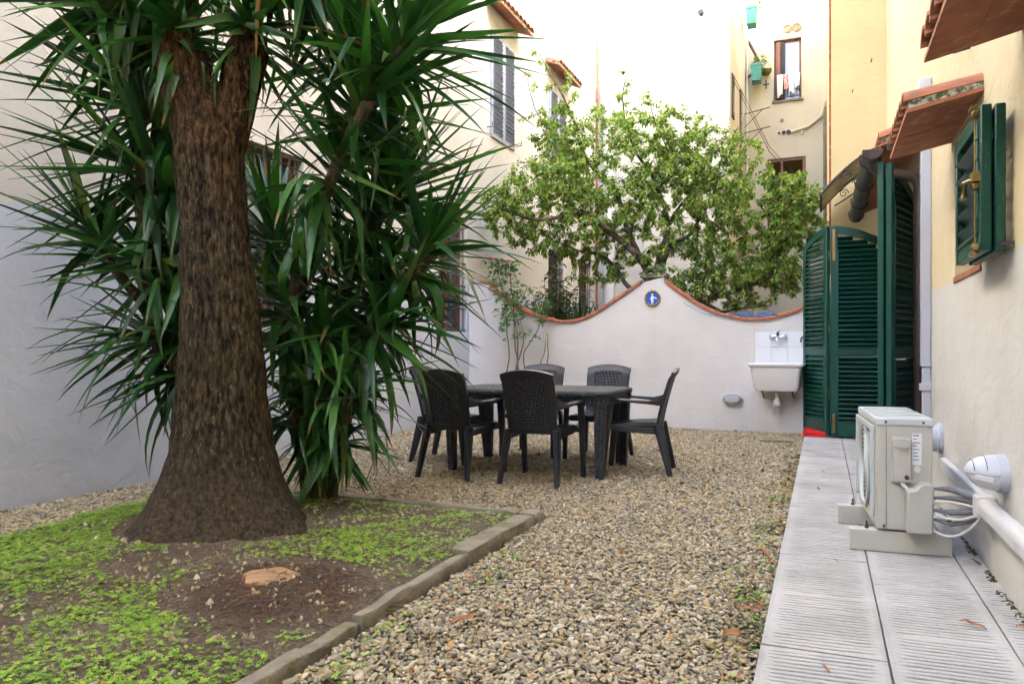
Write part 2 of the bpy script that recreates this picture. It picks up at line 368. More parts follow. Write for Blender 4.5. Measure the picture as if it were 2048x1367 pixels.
# walkway slabs: ribbed stone with smooth margins (object space, slab centred on origin)
for nm, hw, hl in (('slab_stone', .2, .31), ('border_stone', .0575, .31)):
    t = NT(nm); c = t.co('Object'); p = t.co('Position'); sx = t.n('SeparateXYZ'); t.l(c, sx.inputs[0])
    ex = t.math('LESS_THAN', t.math('ABSOLUTE', sx.outputs[0]), hw-(.020 if hw > .1 else .005)); ey = t.math('LESS_THAN', t.math('ABSOLUTE', sx.outputs[1]), hl-.012)
    inner = t.math('MULTIPLY', ex, ey)
    wavy = t.noise(p, 9, 3); ph = t.math('ADD', t.math('MULTIPLY', sx.outputs[1], 2*math.pi/.031), t.math('ADD', t.math('MULTIPLY', sx.outputs[0], 30), t.math('MULTIPLY', wavy, 9)))
    rib = t.math('MULTIPLY', t.math('SINE', ph), .5)
    rib = t.math('ADD', rib, t.math('MULTIPLY', t.math('SUBTRACT', t.noise(t.co('Position', (10, 46, 1)), 2.2, 5, .7), .5), 3.2))
    rib = t.math('MULTIPLY', rib, inner)
    n1 = t.noise(p, 2.6, 5); n2 = t.noise(p, 70, 4)
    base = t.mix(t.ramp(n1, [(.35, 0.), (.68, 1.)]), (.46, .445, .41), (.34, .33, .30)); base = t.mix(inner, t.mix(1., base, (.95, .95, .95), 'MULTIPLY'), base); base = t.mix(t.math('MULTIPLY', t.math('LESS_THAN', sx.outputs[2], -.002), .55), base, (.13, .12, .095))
    base = t.mix(t.ramp(n2, [(.58, 0.), (.75, .5)]), base, (.22, .21, .19))
    t.set(base, .9, 0, .25); t.bump(t.math('ADD', n2, t.math('MULTIPLY', t.noise(p, 22, 4), .6)), .6, .008)
mat('joint', (.10, .095, .08), (.16, .15, .12), 30, .95, .5, 80, co='Position')
# sawn wood of the stump
t = NT('cut_wood'); c = t.co('Object'); base = t.mix(t.ramp(t.noise(t.co('Object', (1, 6, 1)), 8, 5, .6), [(.4, 0.), (.62, 1.)]), (.46, .29, .145), (.34, .19, .09))
base = t.mix(t.ramp(t.noise(c, 26, 3), [(.58, 0.), (.66, .8)]), base, (.17, .10, .05)); t.set(base, .9); t.bump(t.noise(c, 40, 5), 1., .03)

# ================================================================== SETTING
tag(MB().box(-60, 60, -60, 60, -.5, -.02).build('ground', 'gravel_base'), kind='structure')

def facade(mb, f, u0, u1, z0, z1, ops, depth=.22):
    us = sorted({u0, u1, *[o[0] for o in ops], *[o[1] for o in ops]}); zs = sorted({z0, z1, *[o[2] for o in ops], *[o[3] for o in ops]})
    for a, b in zip(us, us[1:]):
        for c, d in zip(zs, zs[1:]):
            if any(o[0] <= a and b <= o[1] and o[2] <= c and d <= o[3] for o in ops): continue
            mb.add([f(a, c, 0), f(b, c, 0), f(b, d, 0), f(a, d, 0)], [(0, 1, 2, 3)])
    for a, b, c, d in ops:
        q = [(a, c), (b, c), (b, d), (a, d)]
        for i in range(4):
            (ua, za), (ub, zb) = q[i], q[(i+1) % 4]
            mb.add([f(ua, za, 0), f(ub, zb, 0), f(ub, zb, depth), f(ua, za, depth)], [(0, 1, 2, 3)])
    return mb
def closed_rest(mb, f, u0, u1, z0, z1, deep):
    A = [f(u0, z0, 0), f(u1, z0, 0), f(u1, z1, 0), f(u0, z1, 0), f(u0, z0, deep), f(u1, z0, deep), f(u1, z1, deep), f(u0, z1, deep)]
    return mb.add(A, [(4, 5, 6, 7), (0, 4, 7, 3), (1, 2, 6, 5), (3, 7, 6, 2)])

# ---- walkway of ribbed stone slabs
ww = tag(MB().box(-.198, .714, -1.5, 10.0, -.1, .048).build('walkway', 'joint'), kind='structure')
def slab_mesh(nm, m, hx, hy, n=3):
    mx, my = (.022 if hx > .1 else .006), .016; V = []; F = []; cx = 6 if hx > .1 else 2; ys = [(-hy, 0, 0), (-hy+my, 0, 0)]; y = -hy+my+.012
    while y < hy-my-.016:
        g = random.uniform(.0045, .0075); ys += [(y, 0, 1), (y+.0045, -g, 1), (y+.0095, -g, 1), (y+.0145, 0, 1)]; y += .0305
    ys += [(hy-my, 0, 0), (hy, 0, 0)]; xs = [-hx, -hx+mx] + [-hx+mx+(2*hx-2*mx)*i/cx for i in range(1, cx)] + [hx-mx, hx]; nxx = len(xs)
    jt = [[random.uniform(-.0025, .0025) for _ in xs] for _ in range(len(ys))]
    for j, (yy, zz, k) in enumerate(ys):
        for i, x in enumerate(xs):
            edge = i in (0, nxx-1); inn = k and not edge and i not in (1, nxx-2)
            V.append((x, yy + (jt[j//4][i] + (.05*x if hx > .1 else 0) if k and not edge else 0), (zz*random.uniform(.75, 1.15) if inn else 0) + random.uniform(-.0006, .0006)*(0 if edge else 1)))
    for j in range(len(ys)-1):
        for i in range(nxx-1): a = j*nxx+i; F.append((a, a+1, a+nxx+1, a+nxx))
    mb = MB().add(V, F); b = len(mb.V); mb.add([(-hx, -hy, 0), (hx, -hy, 0), (hx, hy, 0), (-hx, hy, 0), (-hx, -hy, -.03), (hx, -hy, -.03), (hx, hy, -.03), (-hx, hy, -.03)], [(0, 4, 5, 1), (1, 5, 6, 2), (2, 6, 7, 3), (3, 7, 4, 0)])
    me = bpy.data.meshes.new(nm); me.from_pydata(mb.V, [], mb.F); me.materials.append(M[m]); return me
sms = [slab_mesh('slab', 'slab_stone', .1965, .3065) for _ in range(4)]; bmh = slab_mesh('slab_border', 'border_stone', .0545, .3065)
def slab(me, x, y):
    o = put('slab', me, ww, (x, y, .06 + random.uniform(-.0025, .0015)), (random.uniform(-.003, .003), random.uniform(-.004, .004), random.uniform(-.004, .004)))
for k in range(-4, 12): slab(sms[k % 4], 0., 2.73 - .31 + .62*k + .31*0)
for k in range(-4, 12): slab(sms[(k+2) % 4], .4, 3.0 - .31 + .62*k)
for k in range(-4, 12): slab(bmh, .657, 2.85 - .31 + .62*k)

# ---- soil bed beside the gravel
BX0, BX1, BY0, BY1 = -4.21, -1.645, -1.5, 4.40
def soil_z(x, y):
    z = .045 + .03*noise.noise(Vector((x*1.3, y*1.3, 3))) + .012*noise.noise(Vector((x*7, y*7, 1)))
    d = math.hypot(x+2.17, y-2.58); z += .055*math.exp(-(d/.30)**2)
    d = math.hypot(x+3.23, y-3.37); z += .03*math.exp(-(d/.9)**2)
    z -= .035*math.exp(-((x+1.64)/.10)**2) + .03*math.exp(-((y-4.4)/.1)**2)
    return z
nx, ny = 130, 260; V = []; F = []
for j in range(ny):
    for i in range(nx):
        x = BX0 + (BX1-BX0)*i/(nx-1); y = BY0 + (BY1-BY0)*j/(ny-1)
        V.append((x, y, soil_z(x, y) + .006*noise.noise(Vector((x*30, y*30, 0))) + .010*abs(noise.noise(Vector((x*14, y*14, 5))))))
for j in range(ny-1):
    for i in range(nx-1): a = j*nx+i; F.append((a, a+1, a+nx+1, a+nx))
tag(put('soil_bed', quick_mesh('soil_bed', V, F, 'soil', smooth=True)), kind='structure')

# ---- scatter by geometry nodes
def scatter(name, pts, rot, scl, rnd, protos, extra=None, parent=None):
    n = len(pts); me = bpy.data.meshes.new(name); me.vertices.add(n); me.vertices.foreach_set('co', np.asarray(pts, np.float32).ravel())
    for an, ty, dat, key in (('rot', 'FLOAT_VECTOR', rot, 'vector'), ('scl', 'FLOAT_VECTOR', scl, 'vector'), ('rnd', 'FLOAT', rnd, 'value'), ('moss', 'FLOAT', extra if extra is not None else np.zeros(n), 'value')):
        a = me.attributes.new(an, ty, 'POINT'); a.data.foreach_set(key, np.asarray(dat, np.float32).ravel())
    a = me.attributes.new('idx', 'INT', 'POINT'); a.data.foreach_set('value', rng.integers(0, len(protos), n).astype(np.int32))
    col = bpy.data.collections.new(name+'_kinds')
    for p in protos: col.objects.link(bpy.data.objects.new(p.name, p))
    ng = bpy.data.node_groups.new(name, 'GeometryNodeTree')
    ng.interface.new_socket('Geometry', in_out='INPUT', socket_type='NodeSocketGeometry'); ng.interface.new_socket('Geometry', in_out='OUTPUT', socket_type='NodeSocketGeometry')
    N = ng.nodes; gi = N.new('NodeGroupInput'); go = N.new('NodeGroupOutput'); io = N.new('GeometryNodeInstanceOnPoints'); ci = N.new('GeometryNodeCollectionInfo')
    ci.inputs[0].default_value = col; ci.inputs['Separate Children'].default_value = True; ci.inputs['Reset Children'].default_value = True
    def na(nm, ty):
        q = N.new('GeometryNodeInputNamedAttribute'); q.data_type = ty; q.inputs[0].default_value = nm; return q.outputs[0]
    er = N.new('FunctionNodeEulerToRotation'); L = ng.links.new
    L(na('rot', 'FLOAT_VECTOR'), er.inputs[0]); L(er.outputs[0], io.inputs['Rotation']); L(na('scl', 'FLOAT_VECTOR'), io.inputs['Scale'])
    L(na('idx', 'INT'), io.inputs['Instance Index']); io.inputs['Pick Instance'].default_value = True
    L(ci.outputs[0], io.inputs['Instance']); L(gi.outputs[0], io.inputs['Points']); L(io.outputs[0], go.inputs[0])
    o = put(name, me, parent); md = o.modifiers.new('scatter', 'NODES'); md.node_group = ng
    return o
def ico(name, m, sub, jit, seed, flat=False):
    bm = bmesh.new(); bmesh.ops.create_icosphere(bm, subdivisions=sub, radius=1)
    for v in bm.verts:
        v.co *= 1 + jit*noise.noise(v.co*1.3 + Vector((seed*7.1, 0, 0)))
    me = bpy.data.meshes.new(name); bm.to_mesh(me); bm.free(); me.materials.append(M[m])
    if not flat: me.shade_smooth()
    return me
peb = [ico('pebble_%02d' % i, 'pebble', 2, .55, i) for i in range(10)]
def inside_bed(x, y): return (x > -4.27) & (x < -1.60) & (y < 4.47)
st = .0147; gx, gy = np.meshgrid(np.arange(-5, -.19, st), np.arange(1.4, 10.4, st))
pts = np.stack([gx.ravel(), gy.ravel()], 1); pts += rng.uniform(-.5, .5, pts.shape)*st*1.2
ang = np.abs(np.arctan2(pts[:, 0], pts[:, 1]) + .39)
keep = ~inside_bed(pts[:, 0], pts[:, 1]) & (ang < .68) & (pts[:, 1] < 10.34-.0575*(pts[:, 0]+5)) & (pts[:, 0] > -4.99) & (pts[:, 0] < -.205)
pts = pts[keep]; n = len(pts)
size = rng.lognormal(0, .22, n)*.0081
big = rng.random(n) < .06; size[big] *= 1.5
def fbm(x, y, f, s): return np.array([noise.noise(Vector((a*f, b*f, s))) for a, b in zip(x, y)])
lowf = fbm(pts[:, 0], pts[:, 1], .9, 2.)
z = size*.45 + rng.uniform(-.004, .010, n) + .014*fbm(pts[:, 0], pts[:, 1], 1.6, 9.)
P3 = np.column_stack([pts, z])
rot = np.column_stack([rng.normal(0, .35, n), rng.normal(0, .35, n), rng.uniform(0, 6.28, n)])
scl = np.column_stack([size*rng.uniform(1., 1.5, n), size*rng.uniform(.75, 1.05, n), size*rng.uniform(.4, .75, n)])
mossn = fbm(pts[:, 0], pts[:, 1], 3.1, 4.)
edge = np.exp(-((pts[:, 0]+.2)/.22)**2)*.8 + .55*np.exp(-((pts[:, 0]+.75)/.5)**2-((pts[:, 1]-3.3)/.6)**2) + .7*np.exp(-((pts[:, 0]+1.45)/.2)**2)*(pts[:, 1] < 3.3)
mz = np.clip((mossn + edge - .72)*3, 0, 1)*(rng.random(n) < .65)*.85
tag(scatter('gravel', P3, rot, scl, rng.random(n), peb, mz), 'rounded river gravel covering the courtyard floor', 'gravel', kind='stuff')

# ---- garden edging stones
def rock_bar(name, p, q, wd, h, z0, seed, parent, m='stone_kerb', rough=.010):
    p, q = Vector((*p, 0)), Vector((*q, 0)); L = (q-p).length; a = (q-p).normalized(); s = Vector((-a.y, a.x, 0))
    n = max(4, int(L/.06)); prof = [(-.5, 0), (-.5, .6), (-.48, .93), (-.40, 1), (.0, 1.01), (.40, 1), (.48, .93), (.5, .6), (.5, 0)]
    rings = []
    for i in range(n+1):
        f = i/n; e = .93 if i in (0, n) else 1; rg = []
        for k, (u, v) in enumerate(prof):
            c = p + a*(L*f) + s*(u*wd*e) + Vector((0, 0, z0 + v*h*e))
            d = noise.noise_vector(c*6 + Vector((seed, 0, 0)))*rough + noise.noise_vector(c*22)*rough*.4; rg.append(c + d*(1 if v else .3))
        rings.append(rg)
    return MB().loft(rings, True).build(name, m, parent, smooth=50)
ed = empty('bed_edging', 'low weathered stone edging around the planted soil bed', 'edging', loc=(0, 0, 0))
for i, (p, q, wd, h) in enumerate([((-3.55, 4.45), (-2.55, 4.43), .06, .07), ((-2.54, 4.43), (-1.76, 4.36), .06, .08),
        ((-1.66, 4.38), (-1.66, 4.25), .13, .105), ((-1.665, 4.24), (-1.685, 3.38), .12, .10), ((-1.66, 3.375), (-1.65, 2.44), .052, .08),
        ((-1.67, 2.42), (-1.665, 2.12), .065, .055), ((-1.66, 2.11), (-1.65, 1.35), .07, .065), ((-4.22, 1.9), (-4.23, 2.78), .05, .06), ((-4.23, 2.8), (-4.22, 3.5), .05, .06), ((-4.22, 3.52), (-4.2, 4.4), .05, .06)]):
    rock_bar('edging_stone', p, q, wd, h, -.02, i*3.7, ed)

# ================================================================== BUILDINGS
def pane_box(name, m, parent, f, a, b, c, d, dep=.16, th=.02):
    A = [f(a, c, dep), f(b, c, dep), f(b, d, dep), f(a, d, dep), f(a, c, dep+th), f(b, c, dep+th), f(b, d, dep+th), f(a, d, dep+th)]
    return MB().add(A, [(0,1,2,3),(4,7,6,5),(0,4,5,1),(1,5,6,2),(2,6,7,3),(3,7,4,0)]).build(name, m, parent)
def fbox(mb, f, a, b, c, d, d0, d1):
    A = [f(a, c, d0), f(b, c, d0), f(b, d, d0), f(a, d, d0), f(a, c, d1), f(b, c, d1), f(b, d, d1), f(a, d, d1)]
    return mb.add(A, [(0,1,2,3),(4,7,6,5),(0,4,5,1),(1,5,6,2),(2,6,7,3),(3,7,4,0)])
def casement(parent, f, a, b, c, d, mid=True, m='wood_frame', pane='pane', dep=.12, wd=.06, rows=2):
    fr = MB()
    fbox(fr, f, a, a+wd, c, d, dep, dep+.06); fbox(fr, f, b-wd, b, c, d, dep, dep+.06); fbox(fr, f, a+wd, b-wd, c, c+wd, dep, dep+.06); fbox(fr, f, a+wd, b-wd, d-wd, d, dep, dep+.06)
    if mid: fbox(fr, f, (a+b)/2-wd/2, (a+b)/2+wd/2, c+wd, d-wd, dep-.004, dep+.056)
    for r in range(1, rows): zz = c + (d-c)*r/rows; fbox(fr, f, a+wd, b-wd, zz-.02, zz+.02, dep+.006, dep+.05)
    o = fr.build('window', m, parent)
    xs = [a+wd, (a+b)/2, b-wd] if mid else [a+wd, b-wd]
    for x0, x1 in zip(xs, xs[1:]):
        for r in range(rows): pane_box('pane', pane, o, f, x0, x1, c+(d-c)*r/rows, c+(d-c)*(r+1)/rows, dep+.02, .015)
    return o
def grille(parent, f, a, b, c, d, nv, nh, dep=.03):
    mb = MB(); fbox(mb, f, a, b, c, c+.02, dep, dep+.02); fbox(mb, f, a, b, d-.02, d, dep, dep+.02)
    o = mb.build('window_grille', 'iron', parent)
    for i in range(nv):
        x = a + (b-a)*(i+.5)/nv; p, q = f(x, c, dep+.01), f(x, d, dep+.01); MB().tube([p, q], .008, 6).build('bar', 'iron', o)
    for i in range(nh):
        z = c + (d-c)*(i+1)/(nh+1); m2 = MB(); fbox(m2, f, a-.03, b+.03, z-.012, z+.012, dep-.004, dep+.006); m2.build('bar', 'iron', o)
    return o
# louvred shutter leaf: local x = width, z = height, y = thickness
def shutter(parent, w, h, loc, rz, mats, name='shutter', top=None, rails=(), pitch=.045, th=.04, stile=.06, bot=.09, tilt=35, sl_th=.012, sl_d=.05, topr=.07):
    top = top or (lambda x: h); mb = MB()
    N = 12; xs = [w*i/N for i in range(N+1)]
    mb.prism([(0, 0), (stile, 0), (stile, top(stile)), (0, top(0))], -th/2, th/2); mb.prism([(w-stile, 0), (w, 0), (w, top(w)), (w-stile, top(w-stile))], -th/2, th/2)
    ii = [stile + (w-2*stile)*i/N for i in range(N+1)]
    mb.prism([(x, top(x)) for x in ii] + [(x, top(x)-topr) for x in reversed(ii)], -th/2+.002, th/2-.002)
    mb.box(stile, w-stile, -th/2+.002, th/2-.002, 0, bot)
    for r0, r1 in rails: mb.box(stile, w-stile, -th/2+.002, th/2-.002, r0, r1)
    zones = []; z0 = bot
    for r0, r1 in rails: zones.append((z0, r0)); z0 = r1
    zones.append((z0, max(top(x) for x in ii)-topr))
    for a, b in zones:   # moulding round every louvred field
        for s in (-1, 1):
            y0, y1 = (th/2, th/2+.008) if s > 0 else (-th/2-.008, -th/2)
            bb = min(b, top(stile)-topr, top(w-stile)-topr)
            mb.box(stile-.004, stile+.012, y0, y1, a, bb); mb.box(w-stile-.012, w-stile+.004, y0, y1, a, bb)
            mb.box(stile+.012, w-stile-.012, y0, y1, a-.004, a+.012)
    o = mb.build(name, mats[0], parent, bevel=.004, seg=1, loc=loc, rot=(0, 0, rz))
    me = MB().obox((0, 0, 0), (w-2*stile+.01, sl_d, sl_th), (R(tilt), 0, 0)).mesh('slat', mats[1])
    for a, b in zones:
        z = a + pitch*.55
        while z < b - pitch*.3:
            x0, x1 = stile, w-stile
            ok = [x for x in ii if top(x)-topr > z+.006]
            if not ok: break
            x0, x1 = min(ok), max(ok)
            if x1-x0 > .05:
                put('slat', me, o, ((x0+x1)/2, random.uniform(-.002, .002), z + random.uniform(-.0015, .0015)), (random.uniform(-.06, .06), random.uniform(-.004, .004), 0), ((x1-x0)/(w-2*stile), 1, 1))
            z += pitch
    return o
def tile_canopy(parent, f, u0, u1, zw, zo, proj, n, und=2, name='tile_canopy'):
    # f(u,z,dep): dep<0 is outside the wall. underside boards + mortar + curved tiles
    def q(u, t, dz=0): return f(u, zw + (zo-zw)*t + dz, -proj*t)
    mb = MB(); A = [q(u0, 0, .022), q(u1, 0, .022), q(u1, .96, .022), q(u0, .96, .022), q(u0, 0, .06), q(u1, 0, .06), q(u1, .96, .06), q(u0, .96, .06)]
    mb.add(A, [(0,1,2,3),(4,7,6,5),(0,4,5,1),(1,5,6,2),(2,6,7,3),(3,7,4,0)]); o = mb.build(name, 'mossy_mortar', parent)
    nb = max(1, round((u1-u0)/.5))
    for k in range(und):
        for j in range(nb):
            a, b = k/und + (.006 if k else 0), (k+1)/und; ua = u0 + (u1-u0)*j/nb + .003; ub = u0 + (u1-u0)*(j+1)/nb - .003
            if j == 0: ua -= .012
            if j == nb-1: ub += .012
            dz = random.uniform(-.003, .002)
            A = [q(ua, a, dz), q(ub, a, dz), q(ub, b, dz), q(ua, b, dz), q(ua, a, .021), q(ub, a, .021), q(ub, b, .021), q(ua, b, .021)]
            MB().add(A, [(0,1,2,3),(4,7,6,5),(0,4,5,1),(1,5,6,2),(2,6,7,3),(3,7,4,0)]).build('board', 'terracotta', o)
    wd = (u1-u0)/n
    for j in range(n):
        uc = u0 + wd*(j+.5)
        def fn(s, t, uc=uc):
            r = wd*.56*(1-.12*(1-t)); an = math.pi*s
            return q(uc + r*math.cos(an)*.95, t*1.06 - .02, .05 + r*.72*math.sin(an) + .012*t)
        MB().shell(fn, [i/8 for i in range(9)], [0, .5, 1], .014).build('roof_tile', 'terracotta_tile', o, smooth=40)
    return o

# ---- house on the right, with the walkway at its foot
fR = lambda u, z, d: (.715 + d, u, z)
rh = empty('right_house', 'cream and yellow plastered house wall on the right beside the walkway', 'house', loc=(0, 0, 0))
opsR = [(4.25, 5.04, 1.5, 2.28), (7.02, 9.28, .06, 2.42)]
mb = facade(MB(), fR, -14, 10.19, -.1, 11.4, opsR, .3); closed_rest(mb, fR, -14, 10.19, -.1, 11.4, 7); mb.build('wall', 'plaster_right', rh)
casement(rh, fR, 4.25, 5.04, 1.52, 2.28, True, 'wood_frame', dep=.16)
casement(rh, fR, 7.02, 9.28, .06, 2.42, True, 'wood_frame', dep=.2, rows=3)
MB().box(.706, .74, 4.24, 5.05, 1.462, 1.497).build('window_sill', 'terracotta', rh, bevel=.004)
MB().box(.655, .76, 6.95, 9.3, .062, .10).build('door_sill', 'stone_kerb', rh, bevel=.004)
tile_canopy(rh, fR, 4.19, 5.17, 2.315, 2.245, .33, 7)
tile_canopy(rh, fR, 2.35, 3.44, 2.315, 2.235, .335, 8)
cn3 = tile_canopy(rh, fR, 6.27, 9.36, 2.72, 2.60, .31, 22)
GP = ('green_paint', 'green_slat')
# window shutter folded back on the wall, with its brass bolt
s1 = shutter(rh, .63, .6, (.622, 4.22, 1.485), R(-90), GP, 'window_shutter', pitch=.082, stile=.055, bot=.07, tilt=-48, sl_d=.078, sl_th=.01, th=.04, topr=.06)
shutter(rh, .60, .6, (.668, 4.17, 1.478), R(-90), GP, 'window_shutter', pitch=.082, stile=.055, bot=.07, tilt=-48, sl_d=.078, sl_th=.01, th=.038, topr=.06)
bolt = MB().tube([(.593, 3.665, 1.48), (.593, 3.665, 2.09)], .0038, 8).build('bolt', 'brass', s1); bolt.matrix_parent_inverse = Matrix.LocRotScale(s1.location, s1.rotation_euler, None).inverted()
def on(par, mb, nm, m, **k):
    o = mb.build(nm, m, par, **k); o.matrix_parent_inverse = Matrix.LocRotScale(par.location, par.rotation_euler, None).inverted(); return o
for z in (1.505, 1.76, 2.06): on(s1, MB().box(.578, .606, 3.63, 3.68, z-.012, z+.012), 'bolt_guide', 'brass', bevel=.003)
for z in (1.478, 2.092): on(s1, MB().box(.575, .6, 3.655, 3.71, z-.008, z+.008), 'bolt_hook', 'brass', bevel=.002)
on(s1, MB().box(.575, .604, 3.61, 3.68, 1.775, 1.815).tube([(.585, 3.67, 1.79), (.56, 3.70, 1.785), (.56, 3.715, 1.74), (.56, 3.705, 1.72)], [.010, .011, .010, .013], 8), 'bolt_handle', 'brass', smooth=40)
on(s1, MB().box(.66, .72, 3.56, 3.58, 1.50, 1.515), 'shutter_catch', 'iron')
# folding door shutters
def seg(p, q): return (p[0], p[1], .085), math.atan2(q[1]-p[1], q[0]-p[0]), math.hypot(q[0]-p[0], q[1]-p[1])
K = dict(rails=((.92, 1.0),), pitch=.053, stile=.075, bot=.16, sl_d=.064, sl_th=.014, th=.042, topr=.09)
l, rz, wd = seg((-.205, 9.99), (.06, 9.335)); A1 = shutter(rh, wd, 2.4, l, rz, GP, 'door_shutter', top=lambda x, W=wd: 2.25 + .145*math.sin(math.pi/2*min(1, x/W*1.1)), tilt=42, **K)
l, rz, wd = seg((.085, 9.33), (.70, 9.30)); A2 = shutter(rh, wd, 2.4, l, rz, GP, 'door_shutter', top=lambda x, W=wd: 2.17 + .225*math.cos(math.pi/2*x/W), tilt=-40, **K)
l, rz, wd = seg((.40, 6.24), (.685, 7.0)); A3 = shutter(rh, wd, 2.4, l, rz, GP, 'door_shutter', top=lambda x, W=wd: 2.17 + .225*math.cos(math.pi/2*x/W), tilt=48, **K)
l, rz, wd = seg((.445, 6.24), (.70, 6.93)); A4 = shutter(rh, wd, 2.4, (l[0]+.01, l[1], l[2]), rz, GP, 'door_shutter', top=lambda x, W=wd: 2.17 + .21*math.cos(math.pi/2*x/W), tilt=48, **K)
for z0, z1 in ((2.08, 2.44), (.12, .34)): on(A2, MB().box(.105, .135, 9.290, 9.302, z0, z1).box(.112, .128, 9.284, 9.29, z0+.02, z1-.02), 'flush_bolt', 'brass', bevel=.002)
for z in (.5, 1.25, 2.1): on(A1, MB().tube([(.072, 9.318, z), (.072, 9.318, z+.10)], .009, 8), 'hinge', 'brass')
on(A2, MB().box(.575, .595, 9.27, 9.28, 1.18, 1.26).tube([(.585, 9.27, 1.22), (.585, 9.23, 1.22), (.57, 9.23, 1.18), (.575, 9.24, 1.15)], .008, 8), 'door_handle', 'chrome')
# ---- gutter and pipes
gt = empty('roof_gutter', 'dark half-round metal gutter under the tiles above the green door shutters', 'gutter', loc=(0, 0, 0))
def gfn(s, t): an = math.pi*(1+s); return (.345 + .068*math.cos(an), 6.18 + 3.05*t, 2.56 + .068*math.sin(an))
MB().shell(gfn, [i/12 for i in range(13)], [0, .2, .4, .6, .8, 1], .006).build('trough', 'gutter_grey', gt, smooth=40)
for y in (6.18, 9.228): MB().prism([(.345+.07*math.cos(math.pi*(1+i/14)), 2.562+.07*math.sin(math.pi*(1+i/14))) for i in range(15)], y-.004, y+.004).build('end_cap', 'gutter_brown', gt)
for y in (6.5, 7.4, 8.3, 9.1):
    MB().tube([(.275, y, 2.60), (.262, y, 2.575)] + [(.345+.076*math.cos(math.pi*(1+i/10)), y, 2.56+.076*math.sin(math.pi*(1+i/10))) for i in range(11)], .007, 6).build('hook', 'gutter_brown', gt)
MB().tube([(.36, 6.30, 2.52), (.375, 6.30, 2.44), (.42, 6.30, 2.40), (.56, 6.33, 2.385), (.64, 6.335, 2.36), (.668, 6.335, 2.30), (.668, 6.335, 2.2), (.668, 6.335, .08)], [.05, .045, .042, .042, .042, .042, .04, .04], 14).build('downpipe', 'gutter_brown', gt, smooth=40)
MB().tube([(.668, 6.335, 1.92), (.668, 6.335, 1.97)], .046, 14).build('collar', 'gutter_brown', gt, smooth=40)
dp = empty('white_duct', 'tall pale square plastic duct running up the wall beside the brown downpipe', 'duct', loc=(.68, 6.1, .06))
MB().box(.65, .714, 6.06, 6.145, .95, 2.85).build('duct', 'pvc_grey', dp, bevel=.006).matrix_parent_inverse = Matrix.Translation(dp.location).inverted()
MB().box(.66, .714, 6.07, 6.135, .06, .95).build('lower_duct', 'pvc_grey', dp, bevel=.006).matrix_parent_inverse = Matrix.Translation(dp.location).inverted()
MB().box(.645, .714, 6.055, 6.15, .78, .83).build('bracket', 'pvc_grey', dp, bevel=.004).matrix_parent_inverse = Matrix.Translation(dp.location).inverted()
MB().box(.63, .714, 6.02, 6.19, 2.84, 3.0).build('junction_box', 'pvc_white', dp, bevel=.01).matrix_parent_inverse = Matrix.Translation(dp.location).inverted()
hk = MB().tube([(.72, 4.55, 2.66), (.64, 4.55, 2.645), (.60, 4.55, 2.665), (.595, 4.55, 2.72)], [.009, .010, .010, .006], 8).build('wall_hook', 'iron', smooth=40)
tag(hk, 'bent rusty iron hook in the wall above the tile canopy', 'hook')
# ---- awning with scrolled brackets
aw = empty('door_awning', 'small curved plastic awning with black scrolled brackets behind the gutter', 'awning', loc=(0, 0, 0))
def acv(t): return (-.02 + .73*t, 2.78 + .50*math.sin(math.pi/2*t)**.9)
def afn(s, t): x, z = acv(t); return (x, 8.97 + 1.06*s, z)
MB().shell(afn, [0, .5, 1], [i/10 for i in range(11)], .006).build('panel', 'awning_panel', aw, smooth=40)
for y in (8.97, 10.03):
    br = MB().tube([(acv(i/14)[0], y, acv(i/14)[1]-.005) for i in range(15)], .012, 6)
    br.tube([(acv(i/14)[0], y, acv(i/14)[1] - .02 - .16*math.sin(math.pi*min(1, i/14))**.8) for i in range(3, 15)], .009, 6)
    for cx, r0, dr in ((.24, .055, 1), (.40, .065, -1), (.55, .06, 1)):
        x, zz = acv((cx+.02)/.73); zc = zz - .085
        br.tube([(cx + dr*r0*(1-k/26)*math.cos(k*.42), y, zc + r0*(1-k/26)*math.sin(k*.42)) for k in range(24)], .006, 5)
    br.build('bracket', 'iron', aw, smooth=60)
MB().box(-.03, -.005, 8.96, 10.04, 2.765, 2.80).build('front_rail', 'iron', aw)

# ---- yellow house stepping out behind the garden wall
nh = empty('yellow_house', 'deep yellow stuccoed house corner rising behind the door awning', 'house', loc=(0, 0, 0))
MB().box(.10, 7.7, 10.2, 21.39, 0, 11.1).build('wall', 'plaster_step', nh)
MB().tube([(.085, 10.22, 2.0), (.085, 10.22, 11)], .014, 8).build('corner_pipe', 'terracotta', nh)
for x, z in ((.34, 4.25), (.55, 4.6), (.62, 3.55)): MB().tube([(x, 10.205, z), (x, 10.17, z+.004), (x+.01, 10.16, z+.03)], .006, 6).build('wall_peg', 'iron', nh)

# ---- long house on the left
fL = lambda u, z, d: (-5 - d, u, z)
lh = empty('left_house', 'long cream house on the left with grey shutters and a painted lower band', 'house', loc=(0, 0, 0))
low = [(5.5, 6.4, 1.33, 3.05), (9.38, 10.28, 1.33, 3.05), (13.96, 14.90, 1.35, 3.07), (15.97, 16.95, 1.35, 3.05)]
upw = [(6.4, 7.35, 4.53, 6.28), (11.14, 12.15, 4.53, 6.28), (13.96, 14.99, 4.55, 6.28)]
mb = facade(MB(), fL, -14, 17.4, -.1, 9.9, low+upw, .25); closed_rest(mb, fL, -14, 17.4, -.1, 9.9, 6); mb.build('wall', 'plaster_left', lh); MB().box(-4.99, .70, -14, -9, -.1, 7.0).build('unseen_light_blocker', 'plaster_left', lh)  # last box: unseen block added behind the camera to hold back frontal light
for a, b, c, d in low:
    casement(lh, fL, a, b, c, d, True, 'wood_frame', dep=.13, rows=3); grille(lh, fL, a+.01, b-.01, c+.01, d-.01, 7, 4, .02)
